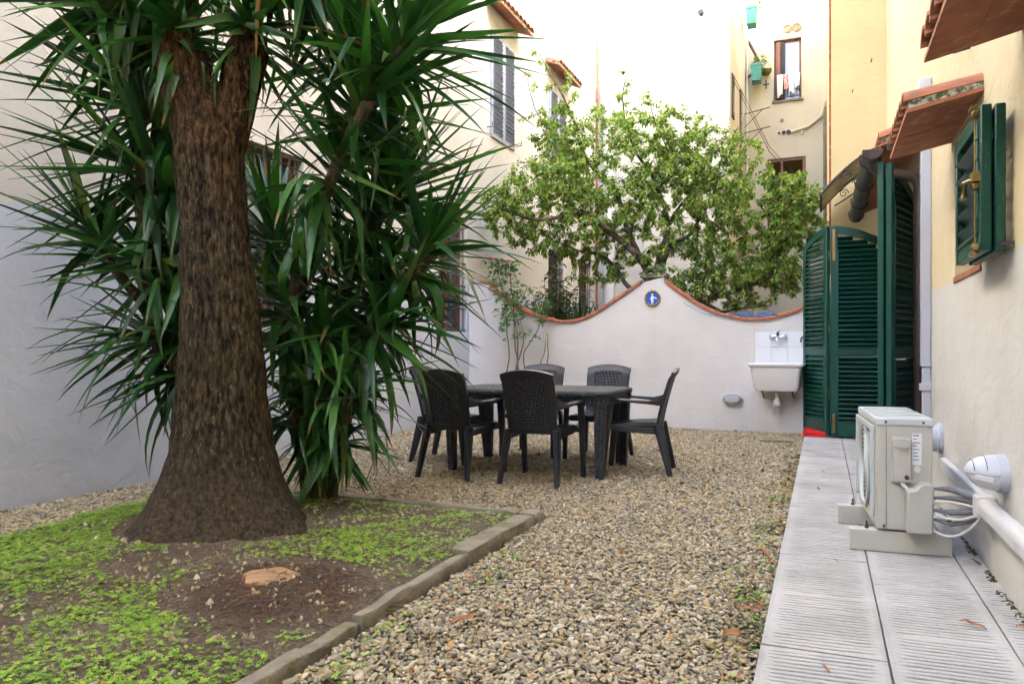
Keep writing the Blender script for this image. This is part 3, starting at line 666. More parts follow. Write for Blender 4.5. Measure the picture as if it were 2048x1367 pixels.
GS = ('grey_shutter', 'grey_shutter')
for k, (a, b, c, d) in enumerate(upw):
    pane_box('window', 'pane', lh, fL, a, b, c, d, .2)
    w2 = (b-a)/2 - .004
    for y in (a+.002, (a+b)/2+.002):
        shutter(lh, w2, d-c-.01, (-4.985, y, c+.005), R(90), GS, 'window_shutter', pitch=.075, stile=.055, bot=.07, tilt=-32, sl_d=.075, sl_th=.010, th=.035, topr=.06)
    tile_canopy(lh, fL, a-.2, b+.2, 6.68, 6.56, .30, 8)
    for y in (a-.12, b+.12): MB().tube([(-5.01, y, c+.12), (-4.9, y, c+.12), (-4.9, y, c+.19)], .008, 6).build('shutter_stay', 'iron', lh)
# vent and brackets high on its wall
vg = MB(); vg.box(-5.0, -4.98, 14.15, 14.45, 7.75, 8.05); o = vg.build('vent_grille', 'grey_shutter', lh)
for i in range(6): MB().box(-4.98, -4.972, 14.17, 14.43, 7.78+.042*i, 7.80+.042*i).build('slat', 'iron', o)
ab = MB().tube([(-5.02, 15.0, 7.5), (-4.8, 15.0, 7.75), (-4.6, 15.05, 8.1), (-4.5, 15.1, 8.35)], .018, 6).tube([(-5.02, 15.0, 8.1), (-4.35, 15.1, 8.3)], .018, 6).tube([(-4.75, 14.9, 7.95), (-4.4, 15.4, 8.1)], .012, 6).build('aerial_bracket', 'iron')
tag(ab, 'rusty iron bracket high on the sunlit left house wall', 'bracket')

# ---- pale block closing the view, with its side wall
md = empty('pale_house', 'tall pale plastered house block behind the plum tree', 'house', loc=(0, 0, 0))
MB().box(-9, -1.9, 17.41, 26, 0, 13.5).build('wall', 'plaster_mid', md)
MB().box(-3.85, -1.9, 17.25, 17.409, 0, 13.49).build('projecting_bay', 'plaster_mid', md, bevel=.03)
for y0, y1, z0, z1 in ((17.55, 17.95, 6.35, 7.3), (19.3, 19.75, 6.0, 7.5)):
    MB().box(-1.899, -1.87, y0, y1, z0, z1).build('window', 'dark_wood', md); MB().box(-1.869, -1.865, y0+.05, y1-.05, z0+.06, z1-.06).build('pane', 'pane', md.children[-1])
o = MB().tube([(-4.98, 17.3, .5), (-4.98, 17.3, 11.5)], .03, 8).build('rust_pipe', 'terracotta', smooth=40); tag(o, 'thin rust-brown drainpipe in the corner of the pale house', 'pipe')
o = MB().tube([(-4.66, 17.24, .0), (-4.66, 17.24, 8.45), (-4.66, 17.27, 8.58), (-4.62, 17.33, 8.66), (-4.55, 17.42, 8.7)], [.13, .13, .135, .13, .12], 14).build('flue_pipe', 'pvc_white', smooth=40); tag(o, 'thick white flue pipe with an elbow on the pale house', 'pipe')
o = MB().lathe([(.035, 17.26), (.04, 17.18), (.065, 17.16), (.065, 17.10), (.03, 17.08), (.0, 17.08)], (-2.52, 0, 8.6), 'y', 14).build('flood_lamp', 'iron', smooth=40); tag(o, 'small round lamp fitting high on the pale house front', 'lamp')
for z in (6.75, 7.25):
    o = MB().tube([(-1.9, 20.6, z), (-1.25, 20.5, z+.08)], .012, 6).tube([(-1.9, 20.6, z-.35), (-1.45, 20.55, z+.05)], .009, 6).build('clothes_line_bracket', 'iron')
    tag(o, ('lower' if z < 7 else 'upper') + ' iron clothes line bracket on the side of the pale house', 'bracket')
o = MB().tube([(-1.86, 20.9, 3), (-1.86, 20.9, 10.5)], .03, 8).build('side_pipe', 'pvc_white', smooth=40); tag(o, 'pale vertical pipe on the side wall of the pale house', 'pipe')
# side window half open, with planters
sw = MB().box(-1.9, -1.86, 20.95, 21.3, 8.3, 9.6).bar((-1.86, 20.98, 9.35), (-1.55, 21.2, 8.75), .05, .05).bar((-1.55, 21.2, 8.75), (-1.86, 21.2, 8.4), .05, .05).build('window', 'dark_wood', md)

# ---- far house
fF = lambda u, z, d: (u, 21.4 + d, z)
fh = empty('far_house', 'far pale yellow house with a washing line under its upper window', 'house', loc=(0, 0, 0))
opF = [(-1.21, -.52, 7.74, 9.38), (-1.38, -.41, 4.0, 6.2), (-1.31, -.62, 2.55, 3.35)]
mb = facade(MB(), fF, -2.2, 3, 0, 13.4, opF, .3); closed_rest(mb, fF, -2.2, 3, 0, 13.4, 6); mb.build('wall', 'plaster_far', fh)
a, b, c, d = opF[0]
casement(fh, fF, a, b, c, d, False, 'wood_frame', 'pane_bright', dep=.12, wd=.06, rows=1)
op = MB(); fbox(op, fF, a+.06, a+.16, c+.06, d-.06, .02, .12); op.build('open_casement', 'wood_frame', fh)
dk = MB(); fbox(dk, fF, a+.165, a+.28, c+.06, d-.06, .05, .115); dk.build('window_recess', 'black', fh)
MB().box(a-.05, b+.05, 21.33, 21.45, c-.05, c-.003).build('window_sill', 'stone_kerb', fh)
rl = MB(); rl.tube([(a, 21.34, c+.62), (b, 21.34, c+.62)], .012, 6); rl.tube([(a, 21.34, c+.06), (b, 21.34, c+.06)], .010, 6); rail = rl.build('railing', 'iron', fh)
for i in range(9): x = a+.03+(b-a-.06)*i/8; MB().tube([(x, 21.34, c+.06), (x, 21.34, c+.62)], .007, 5).build('bar', 'iron', rail)
for i in range(3): x = a+.12+(b-a-.24)*i/2; MB().tube([(x+.09*math.cos(k*.42), 21.335, c+.17+.09*math.sin(k*.42)) for k in range(16)], .008, 5).build('scroll', 'iron', rail)
a, b, c, d = opF[1]
rm = MB(); A = [fF(a, c, .3), fF(b, c, .3), fF(b, d, .3), fF(a, d, .3), fF(a, c, 2.), fF(b, c, 2.), fF(b, d, 2.), fF(a, d, 2.)]
rm.add(A, [(4,5,6,7),(0,1,5,4),(1,2,6,5),(2,3,7,6),(3,0,4,7)]); rm.build('balcony_room', 'interior', fh)
fr = MB()
for q in ((a, a+.08, c, d), (b-.08, b, c, d), (a+.08, b-.08, d-.08, d), (a+.34, a+.40, c, d-.08)): fbox(fr, fF, *q, .04, .12)
fr.build('balcony_door', 'wood_frame', fh)
rl = MB(); rl.tube([(a, 21.36, 5.05), (b, 21.36, 5.05)], .014, 6); rail = rl.build('railing', 'iron', fh)
for i in range(9): x = a+.04+(b-a-.08)*i/8; MB().tube([(x, 21.36, c), (x, 21.36, 5.05)], .008, 5).build('bar', 'iron', rail)
a, b, c, d = opF[2]; casement(fh, fF, a, b, c, d, True, rows=1); grille(fh, fF, a+.01, b-.01, c+.01, d-.01, 6, 1, .02)
for x in (-.87, -.64):
    o = MB().lathe([(.115, 21.4), (.115, 21.37), (.09, 21.365), (.085, 21.38), (.0, 21.38)], (x, 0, 9.64), 'y', 20).build('round_vent', 'stone_kerb', fh, smooth=40)
o = MB().lathe([(.05, 21.4), (.05, 21.38), (0, 21.38)], (-1.01, 0, 7.2), 'y', 14).build('round_vent', 'stone_kerb', fh)
for x, r in ((-1.08, .03), (-.96, .05), (-.84, .06)): MB().lathe([(r, 21.4), (r, 21.36), (r*.6, 21.36), (r*.6, 21.385), (0, 21.385)], (x, 0, 6.87), 'y', 14).build('pipe_outlet', 'iron', fh, smooth=40)
o = MB().tube([(-.78, 21.34, 6.86), (-.35, 21.33, 6.95), (-.02, 21.33, 7.2), (.05, 21.33, 7.55)], .045, 10).tube([(-.5, 21.33, 6.9), (-.5, 21.33, 6.75)], .03, 8).build('waste_pipe', 'plaster_far', smooth=40); tag(o, 'cream waste pipe rising to the corner of the far house', 'pipe')
o = MB().tube([(.06, 21.33, .5), (.06, 21.33, 7.4)], .045, 10).build('corner_downpipe', 'stone_kerb', smooth=40); tag(o, 'grey downpipe in the corner of the far house and yellow house', 'pipe')
# washing
for i, (x, wd, hh, m, lb) in enumerate(((-1.05, .16, .62, 'cloth_cream', 'cream cloth hanging leftmost on the washing line under the far window'), (-.90, .12, .42, 'cloth_red', 'red and white cloth hanging on the washing line under the far window'),
        (-.76, .15, .55, 'cloth_white', 'white cloth hanging in the middle of the washing line under the far window'), (-.62, .13, .40, 'cloth_white', 'white cloth hanging rightmost on the washing line under the far window'))):
    def cf(s, t, x=x, wd=wd, hh=hh): return (x + (s-.5)*wd*(1-.25*t), 21.28 - .02*math.sin(s*14+x*9)*t, 8.40 - hh*t*(.92+.08*math.cos(s*4+x*30)))
    tag(MB().shell(cf, [k/10 for k in range(11)], [k/6 for k in range(7)], .006).build('hanging_cloth', m, smooth=60), lb, 'laundry', 'laundry on the washing line')

# ================================================================== GARDEN WALL
GY = lambda X: 10.35 - .0575*(X+5)
GA = math.atan(-.0575)
def W(X, dy, z): return (X - dy*.0575*-1*0, GY(X) + dy, z)
def smooth_curve(pts, n=10):
    out = []
    for i in range(len(pts)-1):
        p0, p1, p2, p3 = (Vector(pts[max(i-1, 0)]), Vector(pts[i]), Vector(pts[i+1]), Vector(pts[min(i+2, len(pts)-1)]))
        for k in range(n):
            t = k/n; out.append(.5*((2*p1)+(p2-p0)*t+(2*p0-5*p1+4*p2-p3)*t*t+(3*p1-p0-3*p2+p3)*t**3))
    return out + [Vector(pts[-1])]
cL = smooth_curve([(-4.66, 1.99), (-4.45, 1.84), (-4.1, 1.63), (-3.85, 1.53), (-3.51, 1.45), (-3.24, 1.46), (-2.98, 1.55), (-2.66, 1.74), (-2.47, 1.86), (-2.28, 1.985)])
cR = smooth_curve([(-1.985, 1.985), (-1.84, 1.86), (-1.58, 1.68), (-1.35, 1.55), (-1.12, 1.48), (-.9, 1.44), (-.66, 1.44), (-.47, 1.48), (-.22, 1.57), (.09, 1.76)])
gw = empty('garden_wall', 'white plastered garden wall with a scalloped top and central peak', 'wall', loc=(-2.4, 10.2, 0))
def into(par, o): o.parent = par; o.matrix_parent_inverse = Matrix.LocRotScale(par.location, par.rotation_euler, par.scale).inverted(); return o
poly = [(-4.995, -.05), (-4.995, 2.06), (-4.66, 2.06)] + [tuple(p) for p in cL] + [(-2.28, 2.05), (-1.985, 2.05)] + [tuple(p) for p in cR] + [(.09, -.05)]
mb = MB(); n = len(poly)
cols = sorted({round(p[0], 4) for p in poly})
def topz(x, side):
    c = [(a, b) for a, b in zip(poly[1:-2], poly[2:-1]) if a[0] <= x <= b[0] and b[0] > a[0]]
    c = [q for q in c if (q[0][0] < x if side < 0 else q[1][0] > x)] or c
    (x0, z0), (x1, z1) = c[0]; return z0 + (z1-z0)*(x-x0)/(x1-x0)
for x0, x1 in zip(cols, cols[1:]):
    if x1-x0 < 1e-4: continue
    za, zb = topz(x0, 1), topz(x1, -1)
    for zz0, zz1a, zz1b in ((-.05, za, zb),):
        mb.add([W(x0, 0, zz0), W(x1, 0, zz0), W(x1, 0, zz1b), W(x0, 0, zz1a)], [(0, 1, 2, 3)]); mb.add([W(x0, .22, zz0), W(x1, .22, zz0), W(x1, .22, zz1b), W(x0, .22, zz1a)], [(3, 2, 1, 0)])
        mb.add([W(x0, 0, zz1a), W(x1, 0, zz1b), W(x1, .22, zz1b), W(x0, .22, zz1a)], [(0, 1, 2, 3)])
for x, z0, z1 in ((-4.66, 1.99, 2.06), (-2.28, 1.985, 2.05), (-1.985, 1.985, 2.05)): mb.add([W(x, 0, z0), W(x, .22, z0), W(x, .22, z1), W(x, 0, z1)], [(0, 1, 2, 3)])
o = into(gw, mb.build('wall', 'plaster_wall'))
def cap_run(c):
    L = [0]
    for a, b in zip(c, c[1:]): L.append(L[-1]+(b-a).length)
    k = round(L[-1]/.235)
    def at(s):
        for i in range(len(c)-1):
            if L[i+1] >= s: return c[i].lerp(c[i+1], (s-L[i])/max(1e-6, L[i+1]-L[i]))
        return c[-1]
    for j in range(k):
        g = .003; n = 4; pp = [at(min(L[-1], L[-1]*j/k + g + (L[-1]/k-2*g)*q/n)) for q in range(n+1)]
        h = .046 + random.uniform(-.003, .003); f0 = -.028 + random.uniform(-.004, .004); rings = []
        for i, p in enumerate(pp):
            d = (pp[min(i+1, n)]-pp[max(i-1, 0)]).normalized(); nn = Vector((-d.y, d.x)); a = p + nn*.002; b = p + nn*h; m = p + nn*(h*.72)
            rings.append([W(a.x, f0, a.y), W(m.x, f0, m.y), W(b.x, f0+.016, b.y), W(b.x, .23, b.y), W(m.x, .245, m.y), W(a.x, .245, a.y)])
        into(gw, MB().loft(rings, True).build('cap_brick', 'cap_brick', smooth=40))
cap_run(cL); cap_run(cR)
for x0, x1 in ((-4.99, -4.81), (-4.80, -4.62)): into(gw, MB().add([W(x, dy, z) for z in (2.062, 2.105) for x, dy in ((x0, -.02), (x1, -.02), (x1, .24), (x0, .24))], [(0,3,2,1),(4,5,6,7),(0,1,5,4),(1,2,6,5),(2,3,7,6),(3,0,4,7)]).build('cap_brick', 'cap_brick', bevel=.005))
for x0, x1, z0, z1 in ((-2.315, -2.14, 2.052, 2.115), (-2.135, -1.95, 2.052, 2.11)): into(gw, MB().add([W(x, dy, z) for z in (z0, z1) for x, dy in ((x0, -.02), (x1, -.02), (x1, .24), (x0, .24))], [(0,3,2,1),(4,5,6,7),(0,1,5,4),(1,2,6,5),(2,3,7,6),(3,0,4,7)]).build('peak_brick', 'mossy_mortar', bevel=.008))
# round glazed plaque: plain pale figure on blue inside a wreath
pq = empty('wall_plaque', 'round blue plaque with a white figure and fruit wreath on the wall peak', 'plaque', loc=(-2.14, GY(-2.14)-.001, 1.765), rz=GA)
MB().lathe([(.095, 0), (.095, -.012), (0, -.012)], (0, 0, 0), 'y', 28).build('disc', 'blue_glaze', pq)
wr = MB()
for k in range(34):
    a = 2*math.pi*k/34; r = .098 + .006*math.sin(k*2.3)
    wr.lathe([(.002, -.013), (.011, -.008), (.014, 0), (.011, .008), (.002, .013)], (r*math.cos(a), -.016, r*math.sin(a)), 'y', 8)
wr.build('wreath', 'wreath', pq, smooth=60)
fg = MB().tube([(0, -.016, -.07), (.002, -.02, -.03), (0, -.022, .01), (0, -.02, .032)], [.016, .017, .018, .012], 10).lathe([(.002, -.034), (.012, -.03), (.016, -.02), (.012, -.012)], (.0, 0, .052), 'y', 10)
fg.tube([(.008, -.02, .022), (.04, -.02, .005), (.062, -.02, -.012)], [.009, .008, .006], 8).tube([(-.01, -.02, .022), (-.022, -.02, -.005), (-.016, -.02, -.02)], [.009, .008, .007], 8)
fg.build('figure', 'white_glaze', pq, smooth=60)
# sink corner
tp = empty('tile_splashback', 'white tiled splashback on the garden wall above the sink', 'splashback', loc=(-.5, GY(-.5)-.001, 1.1), rz=GA)
MB().box(-.315, .30, -.008, -.001, -.21, .205).build('backing', 'grout', tp)
tl = MB().box(-.0985, .0985, -.014, -.008, -.0985, .0985).mesh('tile', 'tile_white')
for i in range(3):
    for j in range(2):
        o = put('tile', tl, tp, (-.205+.2*i, 0, -.10+.2*j)); m = o.modifiers.new('b', 'BEVEL'); m.width = .0015; m.segments = 1
sk = empty('wall_sink', 'white ceramic utility sink mounted on the garden wall', 'sink', loc=(-.51, GY(-.51)-.016, 0), rz=GA)
def rr(cx, y0, y1, hw, z, r=.03):
    pts = []
    for (sx, sy) in ((1, 1), (-1, 1), (-1, 0), (1, 0)):
        for k in range(5):
            a = {(1, 1): 0, (-1, 1): 90, (-1, 0): 180, (1, 0): 270}[(sx, sy)] + k*22.5
            pts.append((cx + sx*(hw-r) + r*math.cos(R(a)), (y1-r if sy else y0+r) + r*math.sin(R(a)), z))
    return pts
MB().loft([rr(0, -.34, -.005, .245, .56, .05), rr(0, -.36, -.004, .265, .60, .05), rr(0, -.40, -.003, .298, .85, .05), rr(0, -.42, -.002, .322, .862, .03), rr(0, -.425, -.002, .325, .868, .03), rr(0, -.425, -.002, .325, .895, .03), rr(0, -.415, -.006, .315, .903, .03),
     rr(0, -.395, -.03, .295, .898, .03), rr(0, -.37, -.05, .27, .70, .05), rr(0, -.34, -.07, .24, .62, .06)]).build('basin', 'ceramic', sk, smooth=45)
for sx in (-.19, .17): MB().tube([(sx, -.30, .565), (sx, -.16, .55), (sx+.01, -.01, .46)], .008, 8).build('bracket', 'iron', sk)
MB().lathe([(.035, .565), (.045, .54), (.022, .53), (.022, .47), (.026, .46), (.045, .42), (.05, .395), (.05, .375), (.035, .37), (.0, .37)], (-.0, -.19, 0), 'z', 18).build('drain_trap', 'cable_white', sk, smooth=35)
MB().tube([(0, -.19, .41), (0, -.1, .40), (0, .0, .40)], .018, 10).build('waste_pipe', 'cable_white', sk, smooth=40)
tpn = empty('mixer_tap', 'chrome wall mixer tap on the white tiles above the sink', 'tap', loc=(-.52, GY(-.52)-.016, 1.235), rz=GA)
MB().tube([(-.075, -.045, 0), (.075, -.045, 0)], .016, 14).tube([(-.08, .0, 0), (-.08, -.05, 0)], .024, 14).tube([(.08, .0, 0), (.08, -.05, 0)], .024, 14).build('body', 'chrome', tpn, smooth=40)
MB().tube([(0, -.045, .0), (0, -.05, .055)], .021, 14).tube([(0, -.05, .06), (.02, -.09, .072), (.035, -.13, .08)], [.012, .009, .007], 8).build('lever', 'chrome', tpn, smooth=40)
MB().tube([(0, -.045, 0), (0, -.07, -.02), (0, -.12, -.03), (0, -.13, -.055)], [.013, .012, .012, .013], 10).build('spout', 'chrome', tpn, smooth=40)
bl = empty('bulkhead_lamp', 'oval grey bulkhead lamp low on the garden wall left of the sink', 'lamp', loc=(-1.075, GY(-1.075)-.001, .425), rz=GA)
def oval(hw, hh, y, n=28): return [(hw*math.cos(2*math.pi*k/n), y, hh*math.sin(2*math.pi*k/n)) for k in range(n)]
MB().loft([oval(.128, .078, 0), oval(.128, .078, -.03), oval(.118, .07, -.045)]).build('base', 'lamp_grey', bl, smooth=40)
MB().loft([oval(.11, .064, -.045), oval(.10, .055, -.075), oval(.06, .035, -.092), oval(.01, .006, -.097)]).build('glass', 'frosted', bl, smooth=50)
for zz in (.045, .018, .062): MB().tube([(.112*math.cos(t)*math.sqrt(max(.05, 1-(zz/.075)**2)), -.05-.05*math.sin(t)*math.sqrt(max(.05, 1-(zz/.08)**2)), zz) for t in [math.pi*k/12 for k in range(13)]], .007, 6).build('guard', 'lamp_grey', bl, smooth=50)
o = MB().tube([(-.235, GY(-.2)-.03, 1.225), (-.235, GY(-.2)-.06, 1.225), (-.25, GY(-.2)-.07, 1.19), (-.25, GY(-.2)-.07, 1.16)], .011, 8).build('garden_tap', 'iron', smooth=40); tag(o, 'small dark hose tap at the right edge of the white tiles', 'tap')
o = MB().box(-.21, .05, 9.36, 9.98, .064, .12).box(-.225, .06, 9.33, 10.0, .058, .072).build('red_tray', 'red_plastic', bevel=.006); tag(o, 'red plastic tray pushed behind the door shutters', 'tray')
o = MB().box(-.66, -.31, 9.08, 9.24, .0, .03).build('drain_cover', 'stone_kerb', bevel=.004); o.rotation_euler = (0, 0, 0); tag(o, 'flat grey drain cover set in gravel near the garden wall', 'drain cover')
# blue rope on the wall top
rp = []
for k in range(60):
    t = k/59
    rp.append((-1.72 + .55*t, GY(-1.5) - .035 - .01*math.sin(t*9), 1.70 - .19*math.sin(t*1.9)))
tang = []
for k in range(110): tang.append((-.80 + .17*math.sin(k*.37) + .07*math.sin(k*1.13+2), GY(-.8) + .06 + .07*math.sin(k*.53+1), 1.515 + .03*math.sin(k*.71) + .02*math.sin(k*1.7)))
o = MB().tube(rp + [(-1.1, GY(-1.1)-.03, 1.53), (-.95, GY(-.95)+.0, 1.525)] + tang[::1], .0035, 5).build('blue_rope', 'rope_blue', smooth=60); tag(o, 'tangled blue rope lying over the garden wall top', 'rope')

# ================================================================== AIR CONDITIONER
ac = empty('air_conditioner', 'beige outdoor air conditioner unit standing on two rails on the walkway', 'air conditioner', loc=(.352, 4.58, .06), rz=R(3.5)); ac.scale = (.84, 1, 1)
# local: x -.15.. .15, y -.39..+.39, z from 0
MB().box(-.15, .15, -.385, .385, .115, .645).build('casing', 'ac_paint', ac, bevel=.008)
tpz = MB().box(-.157, .157, -.393, .393, .635, .675)
tpo = tpz.build('top_cover', 'ac_top', ac, bevel=.008)
for y in (-.2, 0., .2): MB().box(-.145, .145, y-.012, y+.012, .675, .681).build('ridge', 'ac_top', tpo, bevel=.004)
# end panel facing the camera
MB().box(-.097, -.095, -.3875, -.3852, .12, .63).build('seam', 'ac_dark', ac)
pn = MB(); pn.box(-.065, .03, -.415, -.385, .36, .575).box(-.069, .034, -.392, -.385, .352, .583); MB_h = pn.build('handle_cover', 'ac_paint', ac, bevel=.007)
gr = MB(); gr.shell(lambda s, t: (-.06 + .085*s, -.420 - .006*math.sin(math.pi*s), .545 + .028*t - .016*math.sin(math.pi*s)), [k/8 for k in range(9)], [0, .5, 1], .008).build('grip', 'ac_paint', MB_h, smooth=50)
MB().lathe([(.012, -.420), (.012, -.414), (0, -.414)], (.008, 0, .385), 'y', 14).build('screw', 'iron', MB_h)
sk2 = MB().box(.042, .092, -.3875, -.3862, .445, .60).build('data_sticker', 'sticker', ac)
for k in range(8): z = .588 - .017*k; MB().box(.046, .046 + random.uniform(.02, .042), -.3885, -.3876, z, z+(.004 if k else .006)).build('print_line', 'ink', sk2)
MB().lathe([(.018, -.389), (.018, -.3855), (0, -.3855)], (.068, 0, .425), 'y', 20).build('knockout_disc', 'cable_white', ac)
vc = MB().prism([(.0, .12), (.135, .12), (.14, .36), (.115, .368), (.075, .366), (.045, .335), (.0, .33)], -.47, -.386).build('valve_cover', 'ac_paint', ac, bevel=.010)
for x in (-.02, -.008): MB().tube([(x, -.40, .362), (x+.006, -.41, .345), (x+.03, -.42, .325), (x+.045, -.43, .315)], .0055, 6).build('cable', 'cable_white', ac, smooth=60)
for x, z in ((-.10, .655), (.10, .655), (-.11, .135), (.12, .35)): MB().lathe([(.007, -.397), (.007, -.39), (0, -.39)], (x, 0, z), 'y', 10).build('screw', 'iron', ac)
# fan side
MB().lathe([(.23, -.151), (.235, -.165), (.215, -.168), (.205, -.153)], (0, .06, .385), 'x', 40, False).build('fan_ring', 'ac_top', ac, smooth=40)
MB().lathe([(.205, -.152), (0, -.152)], (0, .06, .385), 'x', 40, False).build('fan_well', 'ac_dark', ac)
for k in range(1, 9): MB().lathe([(.024*k, -.160), (.024*k+.004, -.164), (.024*k+.008, -.160), (.024*k+.004, -.157), (.024*k, -.160)], (0, .06, .385), 'x', 36, False).build('grille_ring', 'ac_top', ac)
MB().tube([(-.158, .07, .25), (-.17, .15, .35)], .01, 5)
MB().box(-.172, -.150, -.32, -.30, .16, .63).box(-.172, -.150, .36, .38, .16, .63).box(-.172, -.16, -.30, .36, .60, .63).build('guard_frame', 'ac_top', ac, bevel=.004)
for y, x0, x1 in ((-.36, -.295, .255), (.24, -.305, .24)):
    rl = MB().box(x0, x1, y-.012, y+.0, .0, .105).box(x0, x1, y, y+.06, .095, .105).box(x0, x1, y, y+.06, .0, .008)
    o = rl.build('mounting_rail', 'ac_paint', ac, bevel=.002)
    MB().lathe([(.012, .105), (.012, .115), (.006, .116), (.006, .14), (0, .14)], (x0+.10, y+.03, 0), 'z', 8).build('bolt', 'iron', o)
# refrigerant lines to the conduit (world coordinates)
def inw(par, mb, nm, m, **k): return into(par, mb.build(nm, m, **k))
end = Vector((.665, 3.95, .40))
for k, (z, m, r, sag) in enumerate(((.395, 'foam_grey', .016, .02), (.35, 'foam_grey', .012, .015), (.29, 'foam_grey', .015, -.01), (.245, 'foam_grey', .012, -.03))):
    a = Vector((.475, 4.17, z)); b = end + Vector((.005*k, .02*k, -.03*k + .0))
    p = [a, a + Vector((.03, -.03, .01)), a.lerp(b, .45) + Vector((0, 0, sag)), a.lerp(b, .75) + Vector((0, 0, sag*.6)), b]
    inw(ac, MB().tube(p, [.006, .007, r, r, r*.9], 10), 'pipe', m, smooth=60)
for k, (z, sag) in enumerate(((.33, .015), (.30, -.04), (.22, -.07))):
    a = Vector((.475, 4.165, z)); b = end + Vector((0, .02, -.05 - .02*k))
    inw(ac, MB().tube([a.lerp(b, t) + Vector((0, 0, sag*4*t*(1-t))) for t in [i/10 for i in range(11)]], .006, 8), 'cable', 'cable_white', smooth=60)
# conduit along the wall
cd = empty('wall_conduit', 'long white plastic conduit running low along the right house wall', 'conduit', loc=(.68, 3, .36))
into(cd, MB().box(.638, .714, .5, 4.0, .33, .415).build('duct', 'pvc_white', bevel=.028, seg=4))
into(cd, MB().box(.632, .7145, 3.88, 3.97, .322, .422).build('end_piece', 'pvc_white', bevel=.010, seg=3))
into(cd, MB().box(.675, .714, 3.975, 5.35, .325, .405).build('flat_duct', 'pvc_white', bevel=.010, seg=3))
o = MB().lathe([(.095, .714), (.098, .69), (.088, .685), (.085, .56), (.078, .555), (.075, .60), (0, .60)], (0, 5.56, .50), 'x', 30).build('flue_outlet', 'pvc_grey', smooth=40); tag(o, 'round white flue outlet sticking out of the wall behind the air conditioner', 'flue')
# wall lamp on the right
lp = empty('wall_lamp', 'rounded pale grey wall lamp above the conduit on the right wall', 'lamp', loc=(.714, 3.74, .55))
def dome(a0, a1, sx, n=16, m=8):
    rings = []
    for i in range(m+1):
        f = i/m; r = math.cos(f*math.pi/2*.97); rings.append([(-sx*math.sin(f*math.pi/2*.97), .115*r*math.cos(R(a0+(a1-a0)*k/n)), .078*r*math.sin(R(a0+(a1-a0)*k/n))) for k in range(n+1)])
    return rings
MB().loft([[(x, .118*math.cos(2*math.pi*k/32), .081*math.sin(2*math.pi*k/32)) for k in range(32)] for x in (0, -.035)]).build('base', 'pvc_grey', lp, smooth=40)
MB().loft([[(x - .035, y, z) for x, y, z in rg] for rg in dome(5, 175, .115)], False, False).build('hood', 'pvc_grey', lp, smooth=50)
MB().loft([[(x*.93 - .034, y*.96, z*.93) for x, y, z in rg] for rg in dome(0, 360, .115, 32)], True, True).build('diffuser', 'frosted', lp, smooth=50)
for f in (.25, .55): MB().tube([(-.037-.116*math.sin(f*1.5), .117*math.cos(f*1.5)*math.cos(t), .0795*math.cos(f*1.5)*math.sin(t)) for t in [R(20+14*k) for k in range(11)]], .0015, 5).build('groove', 'iron', lp)
MB().obox((-.09, -.098, -.012), (.07, .012, .022), (0, R(10), R(-20))).build('louvre', 'pvc_white', lp, bevel=.004)

# ================================================================== TABLE AND CHAIRS
tb = empty('garden_table', 'dark grey wicker-look rectangular garden table on the gravel', 'table', loc=(-2.36, 6.34, .012))
def rrect(hx, hy, r, z, n=5):
    return [(sx*(hx-r)+r*math.cos(R(a0+k*90/n)), sy*(hy-r)+r*math.sin(R(a0+k*90/n)), z) for sx, sy, a0 in ((1,1,0),(-1,1,90),(-1,-1,180),(1,-1,270)) for k in range(n+1)]
MB().loft([rrect(.75, .47, .12, .672), rrect(.762, .482, .12, .68), rrect(.765, .485, .12, .70), rrect(.755, .475, .12, .716), rrect(.74, .46, .11, .72)]).build('table_top', 'weave', tb, smooth=40)
MB().loft([rrect(.725, .445, .10, .60), rrect(.735, .455, .10, .675)], False).build('apron', 'weave', tb, smooth=40)
for sx in (-1, 1):
    for sy in (-1, 1):
        cx, cy = sx*.685, sy*.405
        MB().loft([[(cx - sx*.012*(1-z/.6) + a*s, cy - sy*.012*(1-z/.6) + b*s, z) for a, b in ((-1,-.8),(-.8,-1),(.8,-1),(1,-.8),(1,.8),(.8,1),(-.8,1),(-1,.8))] for z, s in ((0, .032), (.05, .034), (.6, .045), (.67, .055))]).build('leg', 'weave', tb, smooth=30)
